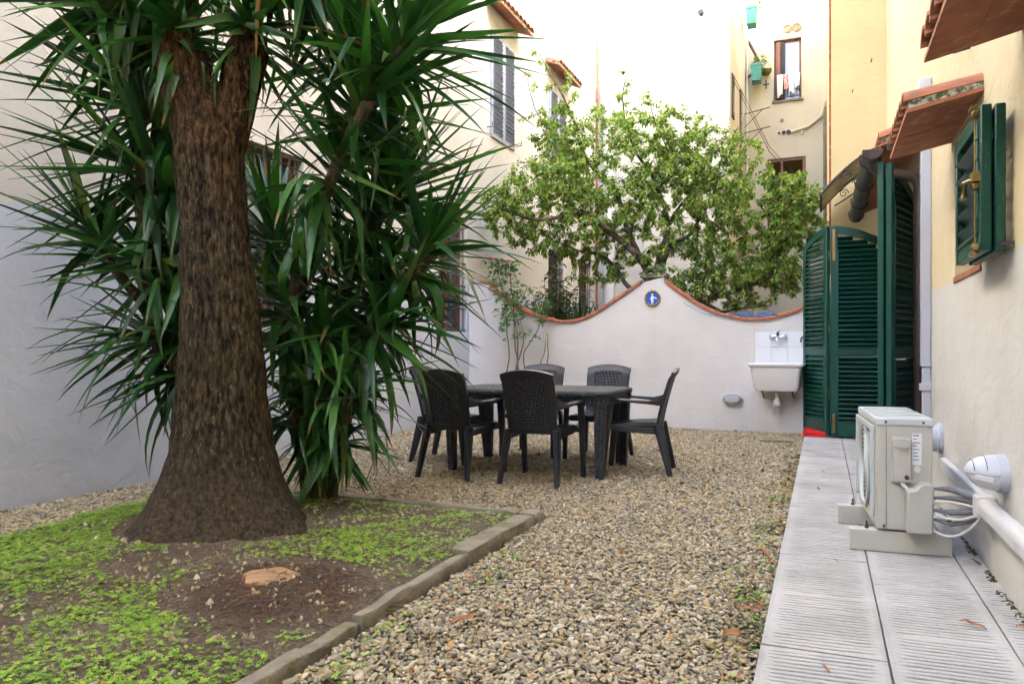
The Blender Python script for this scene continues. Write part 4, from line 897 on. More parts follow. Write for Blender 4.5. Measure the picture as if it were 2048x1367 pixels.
def make_chair():
    root = empty('garden_chair', 'x', 'chair')
    ST = [i/10 for i in range(11)]
    # seat: five boards in one moulded piece
    st = MB()
    def sf(s, t): x = (s-.5)*.43; y = -.215 + .43*t; return (x*(.93+.07*t), y, .425 - .018*math.sin(math.pi*s) + .012*math.cos(math.pi*t) - .03*max(0, t-.85)/.15*.5)
    st.shell(sf, ST, ST, .024); o = st.build('seat', 'plastic_dark', root, smooth=45)
    for k in range(5):
        a, b = .06+.18*k, .06+.18*k+.155
        MB().shell(lambda s, t, a=a, b=b: tuple(Vector(sf(a+(b-a)*s, .05+.9*t)) + Vector((0, 0, .015))), [0, .5, 1], [i/6 for i in range(7)], .008).build('board', 'plastic_dark', o, smooth=45)
    MB().shell(lambda s, t: (sf(s, 1)[0], .215 + .012*t, .43 - .055*t), ST, [0, .5, 1], .02).build('front_rail', 'plastic_dark', root, smooth=45)
    # back: leaning, curved in plan
    def bf(s, t, off=0.):
        w = .205 + .02*t; x = (s*2-1)*w; top = .035*(1-(2*s-1)**2)*t
        z = .40 + .47*t + top; y = -.215 - .125*t**1.25 - .03*(1-(2*s-1)**2) + off
        if t > .93: y -= .012
        return (x, y, z)
    N = 14; S = [i/N for i in range(N+1)]; T = [i/16 for i in range(17)]
    fr = MB()
    fr.shell(lambda s, t: bf(s*.16, t), [0, .5, 1], T, .026); fr.shell(lambda s, t: bf(1-.16*s, t), [0, .5, 1], T, .026)
    fr.shell(lambda s, t: bf(.16+.68*s, .86+.14*t), S, [0, .3, .6, 1], .025); fr.shell(lambda s, t: bf(.16+.68*s, .09*t), S, [0, .5, 1], .025)
    b = fr.build('backrest', 'plastic_dark', root, smooth=45)
    MB().shell(lambda s, t: bf(.155+.69*s, .085+.785*t), S, T, .014).build('woven_panel', 'weave', b, smooth=45)
    for sx in (-1, 1):
        # armrest sweeping out of the back
        p = [(sx*.208, -.268, .64), (sx*.235, -.23, .625), (sx*.262, -.15, .622), (sx*.272, 0, .632), (sx*.270, .13, .640), (sx*.262, .19, .632)]
        wd = [.03, .04, .052, .058, .058, .05]; hh = [.10, .06, .03, .024, .024, .022]
        rings = []
        for q, a, c in zip(p, wd, hh): rings.append([(q[0]+i*a/2, q[1], q[2]+j*c/2) for i, j in ((-1,-.6),(-.7,-1),(.7,-1),(1,-.6),(1,.6),(.7,1),(-.7,1),(-1,.6))])
        MB().loft(rings).build('armrest', 'plastic_dark', root, smooth=40)
        def leg(x0, y0, x1, y1, z1, w0, w1, d0, d1):
            rg = []
            for f in (0, .03, .5, 1):
                x = x0+(x1-x0)*f; y = y0+(y1-y0)*f; w = w0+(w1-w0)*f; d = d0+(d1-d0)*f
                rg.append([(x+i*w/2, y+j*d/2, z1*f) for i, j in ((-1,-.7),(-.7,-1),(.7,-1),(1,-.7),(1,.7),(.7,1),(-.7,1),(-1,.7))])
            return MB().loft(rg).build('leg', 'plastic_dark', root, smooth=35)
        leg(sx*.265, .235, sx*.262, .175, .628, .036, .046, .045, .075)
        leg(sx*.245, -.33, sx*.205, -.225, .43, .036, .048, .042, .085)
        MB().prism([(-.24, .40), (.20, .41), (.19, .375), (-.2, .35)], sx*.20-.012, sx*.20+.012, 'x').build('side_rail', 'plastic_dark', root, bevel=.004)
        MB().obox((sx*.235, .19, .40), (.06, .05, .04)).build('seat_bracket', 'plastic_dark', root, bevel=.006)
    return root
proto = make_chair()
G = 'dark grey chairs around the garden table'
for i, (x, y, rz, lb) in enumerate([(-2.11, 5.77, -2, 'dark chair with its back to the camera, nearest the middle of the table'), (-2.84, 5.78, -7, 'dark chair with its back to the camera, under the drooping yucca leaves'),
        (-2.03, 7.12, 178, 'dark chair facing the camera behind the right half of the table'), (-2.70, 7.10, 183, 'dark chair facing the camera, half hidden behind the middle front chair'),
        (-1.52, 6.44, 97, 'dark chair seen from the side at the right end of the table'), (-3.28, 6.45, -88, 'dark chair at the left end of the table, mostly hidden behind another chair')]):
    c = proto if i == 0 else copy_tree(proto)
    c.location = (x, y, .012); c.rotation_euler = (0, 0, R(rz)); tag(c, lb, 'chair', G)

# ================================================================== YUCCAS
RIGHT = Vector((.92395, .38252, 0)); FWD = Vector((-.38252, .92395, 0)); UP = Vector((0, 0, 1))
def leaf_geo(bend, kink, seed, n=8):
    # unit leaf along +Y, bending to -Z; width about .075
    V = []; a = 0.; p = Vector((0, 0, 0)); tw = random.uniform(-.25, .25)
    for i in range(n+1):
        f = i/n; w = .045*min(1, .55 + f*2.2)*(1 - max(0, f-.30)/.70)**.75 if i < n else 0
        if i:
            a += bend/n*(.4+1.2*f) + (kink*.5 if i in (int(n*.5), int(n*.5)+1) else 0)
            p = p + Vector((0, math.cos(a), -math.sin(a)))/n
        sx = Vector((math.cos(tw*f), 0, math.sin(tw*f))); up = Vector((0, math.sin(a), math.cos(a)))
        d = .30*w
        V += [p - sx*w + up*d, p - up*.002, p + sx*w + up*d]
    F = []
    for i in range(n):
        for j in range(2): b = i*3+j; F.append((b, b+1, b+4, b+3))
    return np.array([tuple(v) for v in V], np.float32), np.array(F, np.int32)
random.seed(11)
LV = [leaf_geo(b, k, i) for i, (b, k) in enumerate([(.03, 0), (.10, 0), (.18, 0), (.28, 0), (.5, 0), (.85, 0), (.15, .7), (.1, 1.2), (.3, .5), (.1, 1.7)])]
TL = np.repeat(np.arange(9)/8, 3)
LM = [quick_mesh('leaf', v, f, 'yucca_leaf', smooth=True, tl=TL) for v, f in LV]
LMo = [quick_mesh('leaf', v, f, 'yucca_old', smooth=True) for v, f in LV]
LMd = [quick_mesh('leaf', v, f, 'dead_leaf_yucca', smooth=True) for v, f in LV]
def leaf_matrix(base, d, L, roll, wd):
    d = d.normalized(); x = d.cross(UP)
    x = x.normalized() if x.length > .08 else RIGHT.copy()
    z = x.cross(d); m = Matrix((x, d, z)).transposed() @ Matrix.Rotation(roll, 3, 'Y')
    m4 = m.to_4x4() @ Matrix.Diagonal((L*wd, L, L*wd, 1)); m4.translation = base
    return m4
def rosette(out, c, ang, toward, n, L, th1=115, stem=.28, old=0., th0=8, droop=0.):
    c = Vector(c); ax = (RIGHT*math.cos(R(ang)) + UP*math.sin(R(ang)) - FWD*toward).normalized()
    e1 = ax.orthogonal().normalized(); e2 = ax.cross(e1); n = int(n*1.28)
    for i in range(n):
        f = (i+.5)/n; phi = i*2.39996 + random.uniform(-.3, .3); th = R(th0 + (th1-th0)*f**.85 + random.uniform(-8, 8))
        d = ax*math.cos(th) + (e1*math.cos(phi) + e2*math.sin(phi))*math.sin(th)
        base = c - ax*(stem*f) + ax*.05
        l = L*(.72 + .4*math.sin(math.pi*min(1, .18+f*.8)))*random.uniform(.85, 1.12)
        if f > .7 and random.random() < .6: kind = random.choice([4, 5, 6, 7, 8, 9])
        elif f > .45: kind = random.choice([1, 2, 2, 3, 3, 4])
        else: kind = random.choice([0, 0, 1, 1, 2])
        if random.random() < droop*(.35+f): kind = random.choice([3, 4, 4, 5, 5, 6, 6, 8, 8, 7])
        tip = base + d*l*.95
        k = 0
        while (tip.x < -4.9 or tip.z < .06 or (base+d*l*.5).dot(FWD) < 2.6) and k < 6: l *= .8; tip = base + d*l*.95; k += 1
        if tip.x < -4.93: continue
        isold = random.random() < old*(f > .5)
        out.append((leaf_matrix(base, d, l, random.uniform(-.5, .5), random.uniform(.62, 1.25)*min(1.6, .74/l)), kind, 'old' if isold else ('dead' if (f > .75 and random.random() < .018) else 'leaf'), l/max(1, (base+d*l*.5).dot(FWD))))
def hangers(out, c, n, L, spread=.12, dead=.1):
    c = Vector(c)
    for i in range(n):
        a = random.uniform(0, 6.28); d = Vector((math.cos(a)*.35, math.sin(a)*.35, -1)) if random.random() < .6 else Vector((math.cos(a), math.sin(a), -.25))
        base = c + Vector((math.cos(a)*.05, math.sin(a)*.05, random.uniform(-spread, spread)))
        l = L*random.uniform(.7, 1.15); l = min(l, max(.15, base.z-.08))
        if (base+d.normalized()*l).x < -4.9: continue
        out.append((leaf_matrix(base, d, l, random.uniform(-1.2, 1.2), min(1.6, .7/l)), random.choice([1, 2, 6, 7, 9]), 'dead' if random.random() < dead else 'old', l/max(1, base.dot(FWD))))
def grow(root, out, limit=290):
    out.sort(key=lambda q: -q[3]); inv = Matrix.Translation(root.location).inverted()
    for m4, k, kd, s in out[:limit]:
        o = put('leaf', {'leaf': LM, 'old': LMo, 'dead': LMd}[kd][k], root); o.matrix_world = m4; o.matrix_parent_inverse = Matrix.Identity(4); o.matrix_local = inv @ m4
    V = []; F = []; Rn = []; b = 0
    for m4, k, kd, s in out[limit:]:
        v, f = LV[k]; A = np.array(inv @ m4); V.append(v @ A[:3, :3].T + A[:3, 3]); F.append(f+b); b += len(v); Rn += [random.random()]*len(v)
    if V: tag(put('foliage', quick_mesh('foliage', np.concatenate(V), np.concatenate(F), 'yucca_leaf', Rn, True, np.tile(TL, len(V))), root), kind='stuff')
def stem(root, pts, r0, r1):
    c = smooth_curve([Vector(p) for p in pts], 8); n = len(c)
    return into(root, MB().tube(c, [(r0 + (r1-r0)*i/(n-1))*(1 + .10*math.sin(i*1.9) + .06*noise.noise(c[i]*14)) for i in range(n)], 12).build('stem', 'yucca_stem', smooth=60))

# ---- the old tree with the flared trunk
yt = empty('giant_yucca_tree', 'big old tree with thick rough brown trunk flaring at the soil bed', 'tree', loc=(-3.23, 3.37, 0))
prof = [(-.06, -3.24, 3.37, .55), (0., -3.24, 3.37, .53), (.06, -3.235, 3.37, .485), (.13, -3.23, 3.375, .435), (.2, -3.225, 3.375, .395), (.34, -3.215, 3.375, .33), (.49, -3.21, 3.38, .288), (.78, -3.215, 3.375, .248), (1.07, -3.215, 3.375, .228), (1.36, -3.225, 3.37, .209), (1.65, -3.25, 3.36, .190),
        (1.80, -3.255, 3.36, .183), (1.94, -3.265, 3.355, .183), (2.15, -3.28, 3.35, .188), (2.28, -3.285, 3.35, .188), (2.40, -3.29, 3.35, .16), (2.50, -3.29, 3.35, .12), (2.60, -3.29, 3.35, .05)]
def interp(z):
    for a, b in zip(prof, prof[1:]):
        if a[0] <= z <= b[0]:
            t = (z-a[0])/(b[0]-a[0]); return [a[k]+(b[k]-a[k])*t for k in (1, 2, 3)]
    return prof[-1][1:]
def barkd(p, r, an): 
    return .012*noise.noise(Vector((math.cos(an)*5, math.sin(an)*5, p*1.3))) + .009*noise.noise(Vector((math.cos(an)*r*48, math.sin(an)*r*48, p*7)))*min(1, max(.25, p)) - .009*max(0, noise.noise(Vector((math.cos(an)*r*75, math.sin(an)*r*75, p*9+3)))-.1) + .004*noise.noise(Vector((math.cos(an)*r*110, math.sin(an)*r*110, p*24)))
rings = []; NA = 150
for i in range(230):
    z = -.06 + 2.655*i/229; x, y, r = interp(z); rg = []
    for j in range(NA):
        an = 2*math.pi*j/NA; lob = 1 + .07*math.exp(-max(0, z)*3.5)*math.sin(3*an+.6) + .05*math.exp(-max(0, z)*4)*math.sin(7*an+1) + .16*math.exp(-max(0, z)*7)*noise.noise(Vector((math.cos(an)*2.6, math.sin(an)*2.6, 4.2)))
        rr_ = r*lob + barkd(z, r, an); rg.append((x+rr_*math.cos(an), y+rr_*math.sin(an), z))
    rings.append(rg)
into(yt, MB().loft(rings, True).build('trunk', 'bark', smooth=179))
def limb(pts, rs):
    c = smooth_curve([Vector(p) for p in pts], 14); n = len(c); rr2 = smooth_curve([Vector((r, 0)) for r in rs], 14); rings = []
    for i, p in enumerate(c):
        a = (c[min(i+1, n-1)]-c[max(0, i-1)]).normalized(); e1 = RIGHT - a*RIGHT.dot(a); e1.normalize(); e2 = a.cross(e1)
        rings.append([p + (e1*math.cos(t)+e2*math.sin(t))*(rr2[i].x + barkd(p.z, rr2[i].x, t)) for t in [2*math.pi*j/90 for j in range(90)]])
    return into(yt, MB().loft(rings, True).build('limb', 'bark', smooth=179))
limb([(-3.30, 3.34, 2.05), (-3.345, 3.325, 2.35), (-3.40, 3.305, 2.6), (-3.44, 3.29, 2.78), (-3.45, 3.28, 2.93)], [.13, .148, .155, .145, .09])
limb([(-3.26, 3.37, 2.0), (-3.18, 3.40, 2.35), (-3.12, 3.42, 2.62), (-3.085, 3.435, 2.80), (-3.07, 3.44, 2.90)], [.10, .112, .115, .118, .085])
stem(yt, [(-3.40, 3.3, 2.75), (-3.42, 3.3, 3.0), (-3.40, 3.28, 3.4)], .05, .035); stem(yt, [(-3.05, 3.44, 2.7), (-3.03, 3.44, 2.95), (-3.0, 3.42, 3.4)], .045, .03)
stem(yt, [(-3.47, 3.28, 2.72), (-3.62, 3.2, 2.86), (-3.8, 3.05, 3.05)], .035, .025)
out = []
for c, ang, tw, n_, L_ in [((-3.44, 3.22, 2.93), 105, .35, 44, .52), ((-3.05, 3.42, 2.98), 70, .35, 44, .52), ((-3.80, 3.05, 3.06), 150, .2, 46, .62), ((-3.40, 3.25, 3.42), 95, .3, 60, .66), ((-2.98, 3.40, 3.42), 70, .3, 60, .66),
        ((-3.75, 3.2, 3.35), 130, .3, 50, .66), ((-2.70, 3.55, 3.30), 45, .2, 50, .62)]: rosette(out, c, ang, tw, n_, L_, 125, .22)
hangers(out, (-3.46, 3.16, 2.92), 4, .40, .04, 0); hangers(out, (-3.04, 3.30, 2.90), 3, .36, .04, .3)
grow(yt, out)
# ---- many-stemmed yucca to the right of the trunk
yr = empty('right_yucca', 'bushy dark green yucca with drooping sword leaves to the right of the trunk', 'yucca', loc=(-3.15, 4.2, 0))
stem(yr, [(-3.16, 4.21, 0), (-3.22, 4.08, .57), (-3.20, 3.95, 1.2), (-3.0, 3.86, 1.7), (-2.77, 3.80, 2.1), (-2.54, 3.82, 2.51), (-2.32, 3.86, 2.82), (-2.21, 3.9, 3.03)], .05, .034)
stem(yr, [(-3.12, 4.28, 0), (-2.94, 4.19, .57), (-2.69, 4.14, 1.04), (-2.52, 4.2, 1.43), (-2.3, 4.3, 1.72)], .042, .032)
stem(yr, [(-3.19, 4.31, 0), (-3.19, 4.36, .72), (-3.03, 4.37, 1.55), (-2.78, 4.37, 2.02), (-2.79, 4.26, 2.74), (-2.91, 4.21, 3.2)], .045, .032)
stem(yr, [(-3.28, 4.27, 0), (-3.5, 4.27, 1.07), (-3.58, 4.24, 1.85)], .05, .03)
stem(yr, [(-2.94, 4.19, .5), (-2.86, 4.1, .62), (-2.80, 4.05, .75)], .035, .025)
out = []
rosette(out, (-2.26, 3.88, 2.95), 52, .1, 62, .80, 112, .35); rosette(out, (-2.50, 3.83, 2.60), 45, .2, 36, .74, 118, .35, .1); rosette(out, (-2.72, 3.79, 2.20), 55, .25, 26, .66, 125, .3, .35, 40, .6)
rosette(out, (-2.34, 4.28, 1.74), 55, .1, 48, .70, 120, .34, .1, droop=.55); rosette(out, (-2.60, 4.14, 1.22), 32, .35, 44, .66, 125, .3, .25, 20, .9); rosette(out, (-2.84, 4.1, .78), 15, .4, 30, .58, 120, .25, .35, 20, 1.)
rosette(out, (-3.03, 4.37, 1.6), 80, .0, 40, .70, 120, .3, .2); rosette(out, (-3.58, 4.24, 1.9), 98, -.1, 40, .66, 105, .25); rosette(out, (-2.78, 4.37, 2.1), 75, -.1, 56, .76, 110, .4)
rosette(out, (-2.90, 4.2, 3.2), 85, .0, 60, .78, 115, .35); rosette(out, (-2.78, 4.27, 2.72), 70, .1, 46, .74, 118, .35); rosette(out, (-3.15, 4.3, .95), 60, .1, 34, .62, 125, .3, .3, 25); rosette(out, (-3.35, 4.2, 1.35), 95, .1, 30, .6, 115, .3, .2)
rosette(out, (-2.6, 4.4, 2.2), 70, -.2, 40, .70, 100, .3)
rosette(out, (-2.95, 4.0, 1.15), 20, .5, 36, .56, 125, .35, .4, 25, 1.); rosette(out, (-3.08, 4.05, .72), 30, .5, 30, .5, 125, .35, .4, 25, 1.); rosette(out, (-2.98, 4.15, .45), 0, .5, 24, .44, 115, .25, .4, 25, 1.)
rosette(out, (-3.12, 3.98, 1.5), 60, .3, 34, .6, 125, .4, .3, 25, .8); rosette(out, (-2.72, 4.32, 1.5), 60, -.1, 36, .60, 125, .3, .1, 8, .7)
hangers(out, (-2.98, 3.78, 1.85), 20, .46, .16, .08); hangers(out, (-2.84, 3.74, 2.0), 14, .48, .12, .02); hangers(out, (-2.45, 4.2, 1.55), 10, .5, .08, .02); hangers(out, (-2.74, 4.08, 1.05), 10, .46, .12, .06); hangers(out, (-3.02, 4.12, .46), 12, .36, .08, .2); hangers(out, (-3.20, 3.92, 1.2), 8, .45, .14, .3); hangers(out, (-2.92, 4.14, .62), 8, .42, .08, .05)
grow(yr, out, 300)
# ---- yucca to the left, against the house wall
yl = empty('left_yucca', 'dark green yucca fanning sword leaves left of the trunk before the pale wall', 'yucca', loc=(-3.75, 3.9, 0))
stem(yl, [(-3.7, 3.9, 0), (-3.85, 3.71, .87), (-3.96, 3.61, 1.1), (-3.94, 3.51, 1.51), (-3.85, 3.38, 2.14), (-3.88, 3.37, 2.7), (-3.81, 3.29, 2.99)], .06, .035)
stem(yl, [(-3.95, 3.55, 1.3), (-4.1, 3.42, 1.55), (-4.2, 3.3, 1.78)], .035, .028)
out = []
rosette(out, (-3.90, 3.36, 2.62), 128, .1, 54, .78, 118, .35); rosette(out, (-3.93, 3.38, 2.2), 152, .15, 54, .76, 115, .35); rosette(out, (-3.97, 3.5, 1.62), 165, .15, 46, .70, 118, .35, .08, 8, .45)
rosette(out, (-4.0, 3.6, 1.14), 178, .2, 46, .68, 105, .3, .15, 8, .95); rosette(out, (-4.2, 3.3, 1.80), 122, .1, 26, .62, 75, .2); rosette(out, (-3.82, 3.28, 3.05), 120, .1, 50, .74, 115, .3); rosette(out, (-3.86, 3.6, 1.9), 100, -.1, 36, .6, 120, .4, .2); rosette(out, (-3.9, 3.72, .9), 190, .1, 30, .60, 90, .25, .15, 8, 1.)
hangers(out, (-3.80, 3.42, 1.75), 14, .46, .15, .03); hangers(out, (-3.84, 3.5, 1.4), 6, .44, .1, 0)
grow(yl, out, 300)

# ================================================================== PLUM TREE BEHIND THE WALL
pt = empty('plum_tree', 'spreading green plum tree behind the white garden wall', 'tree', loc=(-2.4, 11.56, 0))
ML = [([(-2.36, 11.58, 0), (-2.39, 11.56, 1.13), (-2.43, 11.55, 1.83), (-2.5, 11.52, 2.26), (-2.55, 11.39, 2.44), (-2.87, 11.26, 2.74), (-3.1, 10.95, 2.94), (-3.31, 10.8, 3.11), (-3.62, 10.55, 3.02), (-3.93, 10.35, 2.98), (-4.22, 10.2, 3.07), (-4.56, 10.0, 3.18)], .10, .008),
 ([(-2.5, 11.52, 2.2), (-2.8, 11.61, 2.87), (-3.07, 11.72, 3.62), (-3.47, 11.66, 4.04), (-3.69, 11.57, 4.69), (-3.84, 11.51, 5.09), (-4.06, 11.41, 5.49), (-4.25, 11.34, 5.9)], .055, .005),
 ([(-2.47, 11.53, 2.1), (-2.25, 11.84, 3.02), (-2.51, 11.95, 3.78), (-2.77, 11.84, 4.26), (-2.96, 11.76, 4.98), (-2.88, 11.79, 5.54)], .05, .005),
 ([(-2.43, 11.55, 2.05), (-2.14, 11.67, 2.68), (-1.84, 11.68, 2.86), (-1.59, 11.79, 3.36), (-1.46, 11.95, 3.92), (-1.21, 12.05, 4.5)], .05, .005),
 ([(-2.39, 11.56, 1.5), (-2.0, 11.51, 1.7), (-1.71, 11.52, 1.79), (-1.41, 11.54, 1.89), (-1.06, 11.57, 1.98), (-.71, 11.61, 2.12), (-.58, 11.67, 2.52), (-.3, 11.67, 3.02), (-.23, 11.7, 3.64)], .065, .005),
 ([(-2.43, 11.55, 1.8), (-2.72, 11.43, 1.98), (-3.0, 11.31, 2.37), (-3.15, 11.14, 2.51), (-3.48, 10.95, 2.59), (-3.86, 10.7, 2.79)], .05, .006),
 ([(-1.71, 11.52, 1.79), (-1.41, 11.54, 1.64), (-1.21, 11.62, 1.67), (-.71, 11.61, 1.7)], .035, .006),
 ([(-2.25, 11.84, 3.02), (-1.96, 12.18, 3.62), (-1.85, 12.22, 4.26), (-1.88, 12.21, 4.86)], .03, .004),
 ([(-2.8, 11.61, 2.87), (-2.56, 11.6, 3.4), (-2.11, 11.68, 3.84), (-2.43, 11.76, 4.6), (-2.51, 11.73, 5.11)], .03, .004),
 ([(-3.47, 11.66, 4.04), (-3.84, 11.51, 4.36), (-4.25, 11.34, 4.85), (-4.43, 11.26, 5.57)], .02, .004)]
nodes = []; nrad = []
for k, (pp, r0, r1) in enumerate(ML):
    c = smooth_curve([Vector(p) for p in pp], 6); n = len(c); rs = [r0 + (r1-r0)*(i/(n-1))**.8 for i in range(n)]
    c = [p + noise.noise_vector(p*3)*.035*(0 if i == 0 else 1) for i, p in enumerate(c)]
    into(pt, MB().tube(c, rs, 9).build('trunk' if k == 0 else 'branch', 'bark_plum', smooth=60)); nodes += c; nrad += rs
EL = [((-3.0, 11.72, 3.95), 1.35, 1.0, 1.15, 130), ((-2.04, 11.71, 3.22), 1.15, .9, .95, 120), ((-3.85, 10.75, 3.25), 1.05, .55, .8, 120), ((-1.0, 11.71, 2.75), 1.0, .7, .9, 120), ((-1.60, 12.2, 3.9), .95, .7, .7, 80), ((-3.85, 11.44, 4.2), .6, .5, .9, 60),
      ((-.42, 11.66, 3.0), .55, .45, .75, 60), ((-1.14, 11.65, 2.1), 1.0, .5, .4, 60), ((-3.3, 11.4, 2.5), .6, .4, .5, 40), ((-4.35, 10.2, 3.15), .40, .3, .35, 30), ((-2.4, 11.75, 4.4), .9, .6, .6, 40), ((-1.9, 11.4, 2.3), 1.2, .3, .4, 24)]
tips = []
for c, a, b, h, n in EL:
    k = 0; n = int(n*3.0)
    while k < n:
        v = Vector((random.uniform(-1, 1), random.uniform(-1, 1), random.uniform(-1, 1)))
        if v.length > 1: continue
        q = Vector((c[0]+v.x*a, c[1]+v.y*b, c[2]+v.z*h))
        if q.y < GY(q.x) + .35 and q.z < 2.7: q.y = GY(q.x) + .35
        tips.append(q); k += 1
for pp, r0, r1 in ML[1:]:      # leafy ends of the long shoots
    p = [Vector(q) for q in pp]
    for t in (.2, .5, .8): tips.append(p[-2].lerp(p[-1], t) + Vector((random.uniform(-.12, .12), random.uniform(-.1, .1), random.uniform(-.02, .15))))
    for k in range(10): tips.append(p[-3].lerp(p[-2], random.random()) + Vector((random.uniform(-.3, .3), random.uniform(-.2, .2), random.uniform(-.1, .2))))
NA_ = np.array([tuple(p) for p in nodes]); tips.sort(key=lambda q: float(np.min(np.sum((NA_-np.array(q))**2, 1))))
twm = MB(); LVt = []; LFt = []; LR = []
def add_leaf(p, d, L, w, up, store, curl=.15):
    d = d.normalized(); x = d.cross(up); x = x.normalized() if x.length > .05 else d.orthogonal().normalized(); z = x.cross(d)
    Vs, Fs, Rs = store; b = len(Vs)
    dr = -z*curl*L
    Vs += [p, p+d*L*.35 - x*w*.5 + z*w*.18, p+d*L*.38 + dr*.3, p+d*L*.35 + x*w*.5 + z*w*.18, p+d*L*.72 - x*w*.36 + dr*.6+z*w*.12, p+d*L*.74+dr*.75, p+d*L*.72 + x*w*.36 + dr*.6+z*w*.12, p+d*L + dr*1.3]
    Fs += [(b, b+2, b+1), (b, b+3, b+2), (b+1, b+2, b+5), (b+1, b+5, b+4), (b+2, b+3, b+6), (b+2, b+6, b+5), (b+4, b+5, b+7), (b+5, b+6, b+7)]
    Rs += [random.random()]*8
plum_store = (LVt, LFt, LR); fruit = []
for tp_ in tips:
    dd = np.sum((NA_-np.array(tp_))**2, 1); j = int(np.argmin(dd)); a = Vector(NA_[j]); L = (tp_-a).length
    if L < .05: continue
    n = max(3, int(L/.13)+1); side = Vector((random.uniform(-1, 1), random.uniform(-1, 1), random.uniform(.0, .8)))*.10*L
    ch = [a.lerp(tp_, i/n) + side*math.sin(math.pi*i/n) + (Vector((random.uniform(-1, 1), random.uniform(-1, 1), random.uniform(-1, 1)))*.018 if 0 < i else Vector()) for i in range(n+1)]
    r0 = min(nrad[j]*.75, .010 + .006*L); rs = [r0 + (.0022-r0)*(i/n) for i in range(n+1)]; twm.tube(ch, rs, 4, False)
    NA_ = np.vstack([NA_, [tuple(q) for q in ch[1:]]]); nrad += rs[1:]
    ln = sum((q-p).length for p, q in zip(ch, ch[1:])); m = int(min(ln, .62)/.026) + 13
    for i in range(m):
        f = 1 - (i/m)*min(.97, .62/ln); u = f*n; k = min(n-1, int(u)); p = ch[k].lerp(ch[k+1], u-k); td = (ch[k+1]-ch[k]).normalized()
        an = i*2.4 + random.uniform(-.5, .5); o1 = td.orthogonal().normalized(); sd = o1*math.cos(an) + td.cross(o1)*math.sin(an)
        d = td*.45 + sd*.8 + Vector((0, 0, -.35 + random.uniform(-.3, .3)))
        add_leaf(p + d.normalized()*.012, d, random.uniform(.048, .082), random.uniform(.028, .042), Vector((random.uniform(-.4, .4), random.uniform(-.4, .4), 1)), plum_store, random.uniform(0, .35))
    if random.random() < .09: fruit.append(ch[n//2 + 1] + Vector((0, 0, -.03)))
into(pt, twm.build('twigs', 'twig')); tag(pt.children[-1], kind='stuff')
o = into(pt, put('crown', quick_mesh('crown', [tuple(v) for v in LVt], LFt, 'plum_leaf', LR))); tag(o, kind='stuff')
fm = ico('plum', 'plum', 2, .05, 3)
for q in fruit: into(pt, put('plum', fm, None, q, (0, 0, 0), (.017, .017, .02)))

# ================================================================== ROSE BUSH, SHRUBS, IVY
def leaf_obj(name, store, m, parent):
    return tag(into(parent, put(name, quick_mesh(name, [tuple(v) for v in store[0]], store[1], m, store[2]))), kind='stuff')
rb = empty('rose_bush', 'thin bare-stemmed rose bush with two pink flowers against the garden wall', 'rose bush', loc=(-4.0, 9.85, 0))
st_ = ([], [], [])
RS = [[(-4.16, 9.75, 0), (-4.20, 9.8, .5), (-4.10, 9.8, .95), (-4.16, 9.85, 1.35), (-4.22, 9.9, 1.75), (-4.30, 9.9, 2.15), (-4.36, 9.9, 2.34)], [(-3.98, 9.85, 0), (-3.96, 9.85, .6), (-4.05, 9.9, 1.1), (-4.10, 9.95, 1.6), (-4.14, 9.95, 2.1), (-4.13, 9.95, 2.28)],
      [(-3.94, 9.9, 0), (-3.85, 9.85, .55), (-3.92, 9.9, 1.0), (-3.75, 9.9, 1.25), (-3.68, 9.92, 1.5), (-3.62, 9.92, 1.72)], [(-3.9, 9.8, 0), (-4.0, 9.8, .7), (-3.9, 9.85, 1.2), (-3.98, 9.9, 1.6), (-3.86, 9.9, 1.95)],
      [(-3.86, 9.95, 0), (-3.80, 9.95, .6), (-3.65, 9.95, .95), (-3.6, 9.95, 1.2)], [(-3.7, 9.9, .0), (-3.58, 9.9, .7), (-3.55, 9.92, 1.05), (-3.57, 9.92, 1.3)], [(-4.05, 9.9, .4), (-4.02, 9.9, 1.3), (-4.2, 9.9, 1.85)]]
for p in RS:
    c = smooth_curve([Vector(q) for q in p], 6); c = [q + noise.noise_vector(q*5)*.025 for q in c]; n = len(c)
    into(rb, MB().tube(c, [.014*(1-.7*i/n) for i in range(n)], 7).build('stem', 'rose_stem', smooth=60))
    for i in range(n):
        if c[i].z > 1.5 or (c[i].z > 1.25 and random.random() < .3):
            for _ in range(6):
                b = c[i] + Vector((random.uniform(-.13, .13), random.uniform(-.12, .08), random.uniform(-.06, .06)))
                for k in range(3): add_leaf(b, Vector((random.uniform(-1, 1), random.uniform(-1, 1), random.uniform(-.6, .3))), random.uniform(.045, .07), .035, Vector((random.uniform(-.5, .5), random.uniform(-.5, .5), 1)), st_)
leaf_obj('leaves', st_, 'rose_leaf', rb)
for q in ((-4.36, 9.74, 2.36), (-4.10, 9.80, 2.31)):
    fl = into(rb, MB().lathe([(.002, -.02), (.02, -.015), (.03, 0), (.022, .02), (.008, .03)], q, 'z', 12).build('rose_flower', 'petal', smooth=60))
    for k in range(18):
        a = k*2.4; r = .007 + .0021*k; tl_ = .2 + .04*k
        into(fl, MB().shell(lambda s, t: (q[0] + (r*(.6+.7*t))*math.cos(a+(s-.5)*1.3), q[1] + (r*(.6+.7*t))*math.sin(a+(s-.5)*1.3), q[2] - .02 + .062*t*(1-.45*tl_) - .012*abs(s-.5)), [0, .25, .5, .75, 1], [0, .4, .8, 1], .0015).build('petal', 'petal', smooth=60))
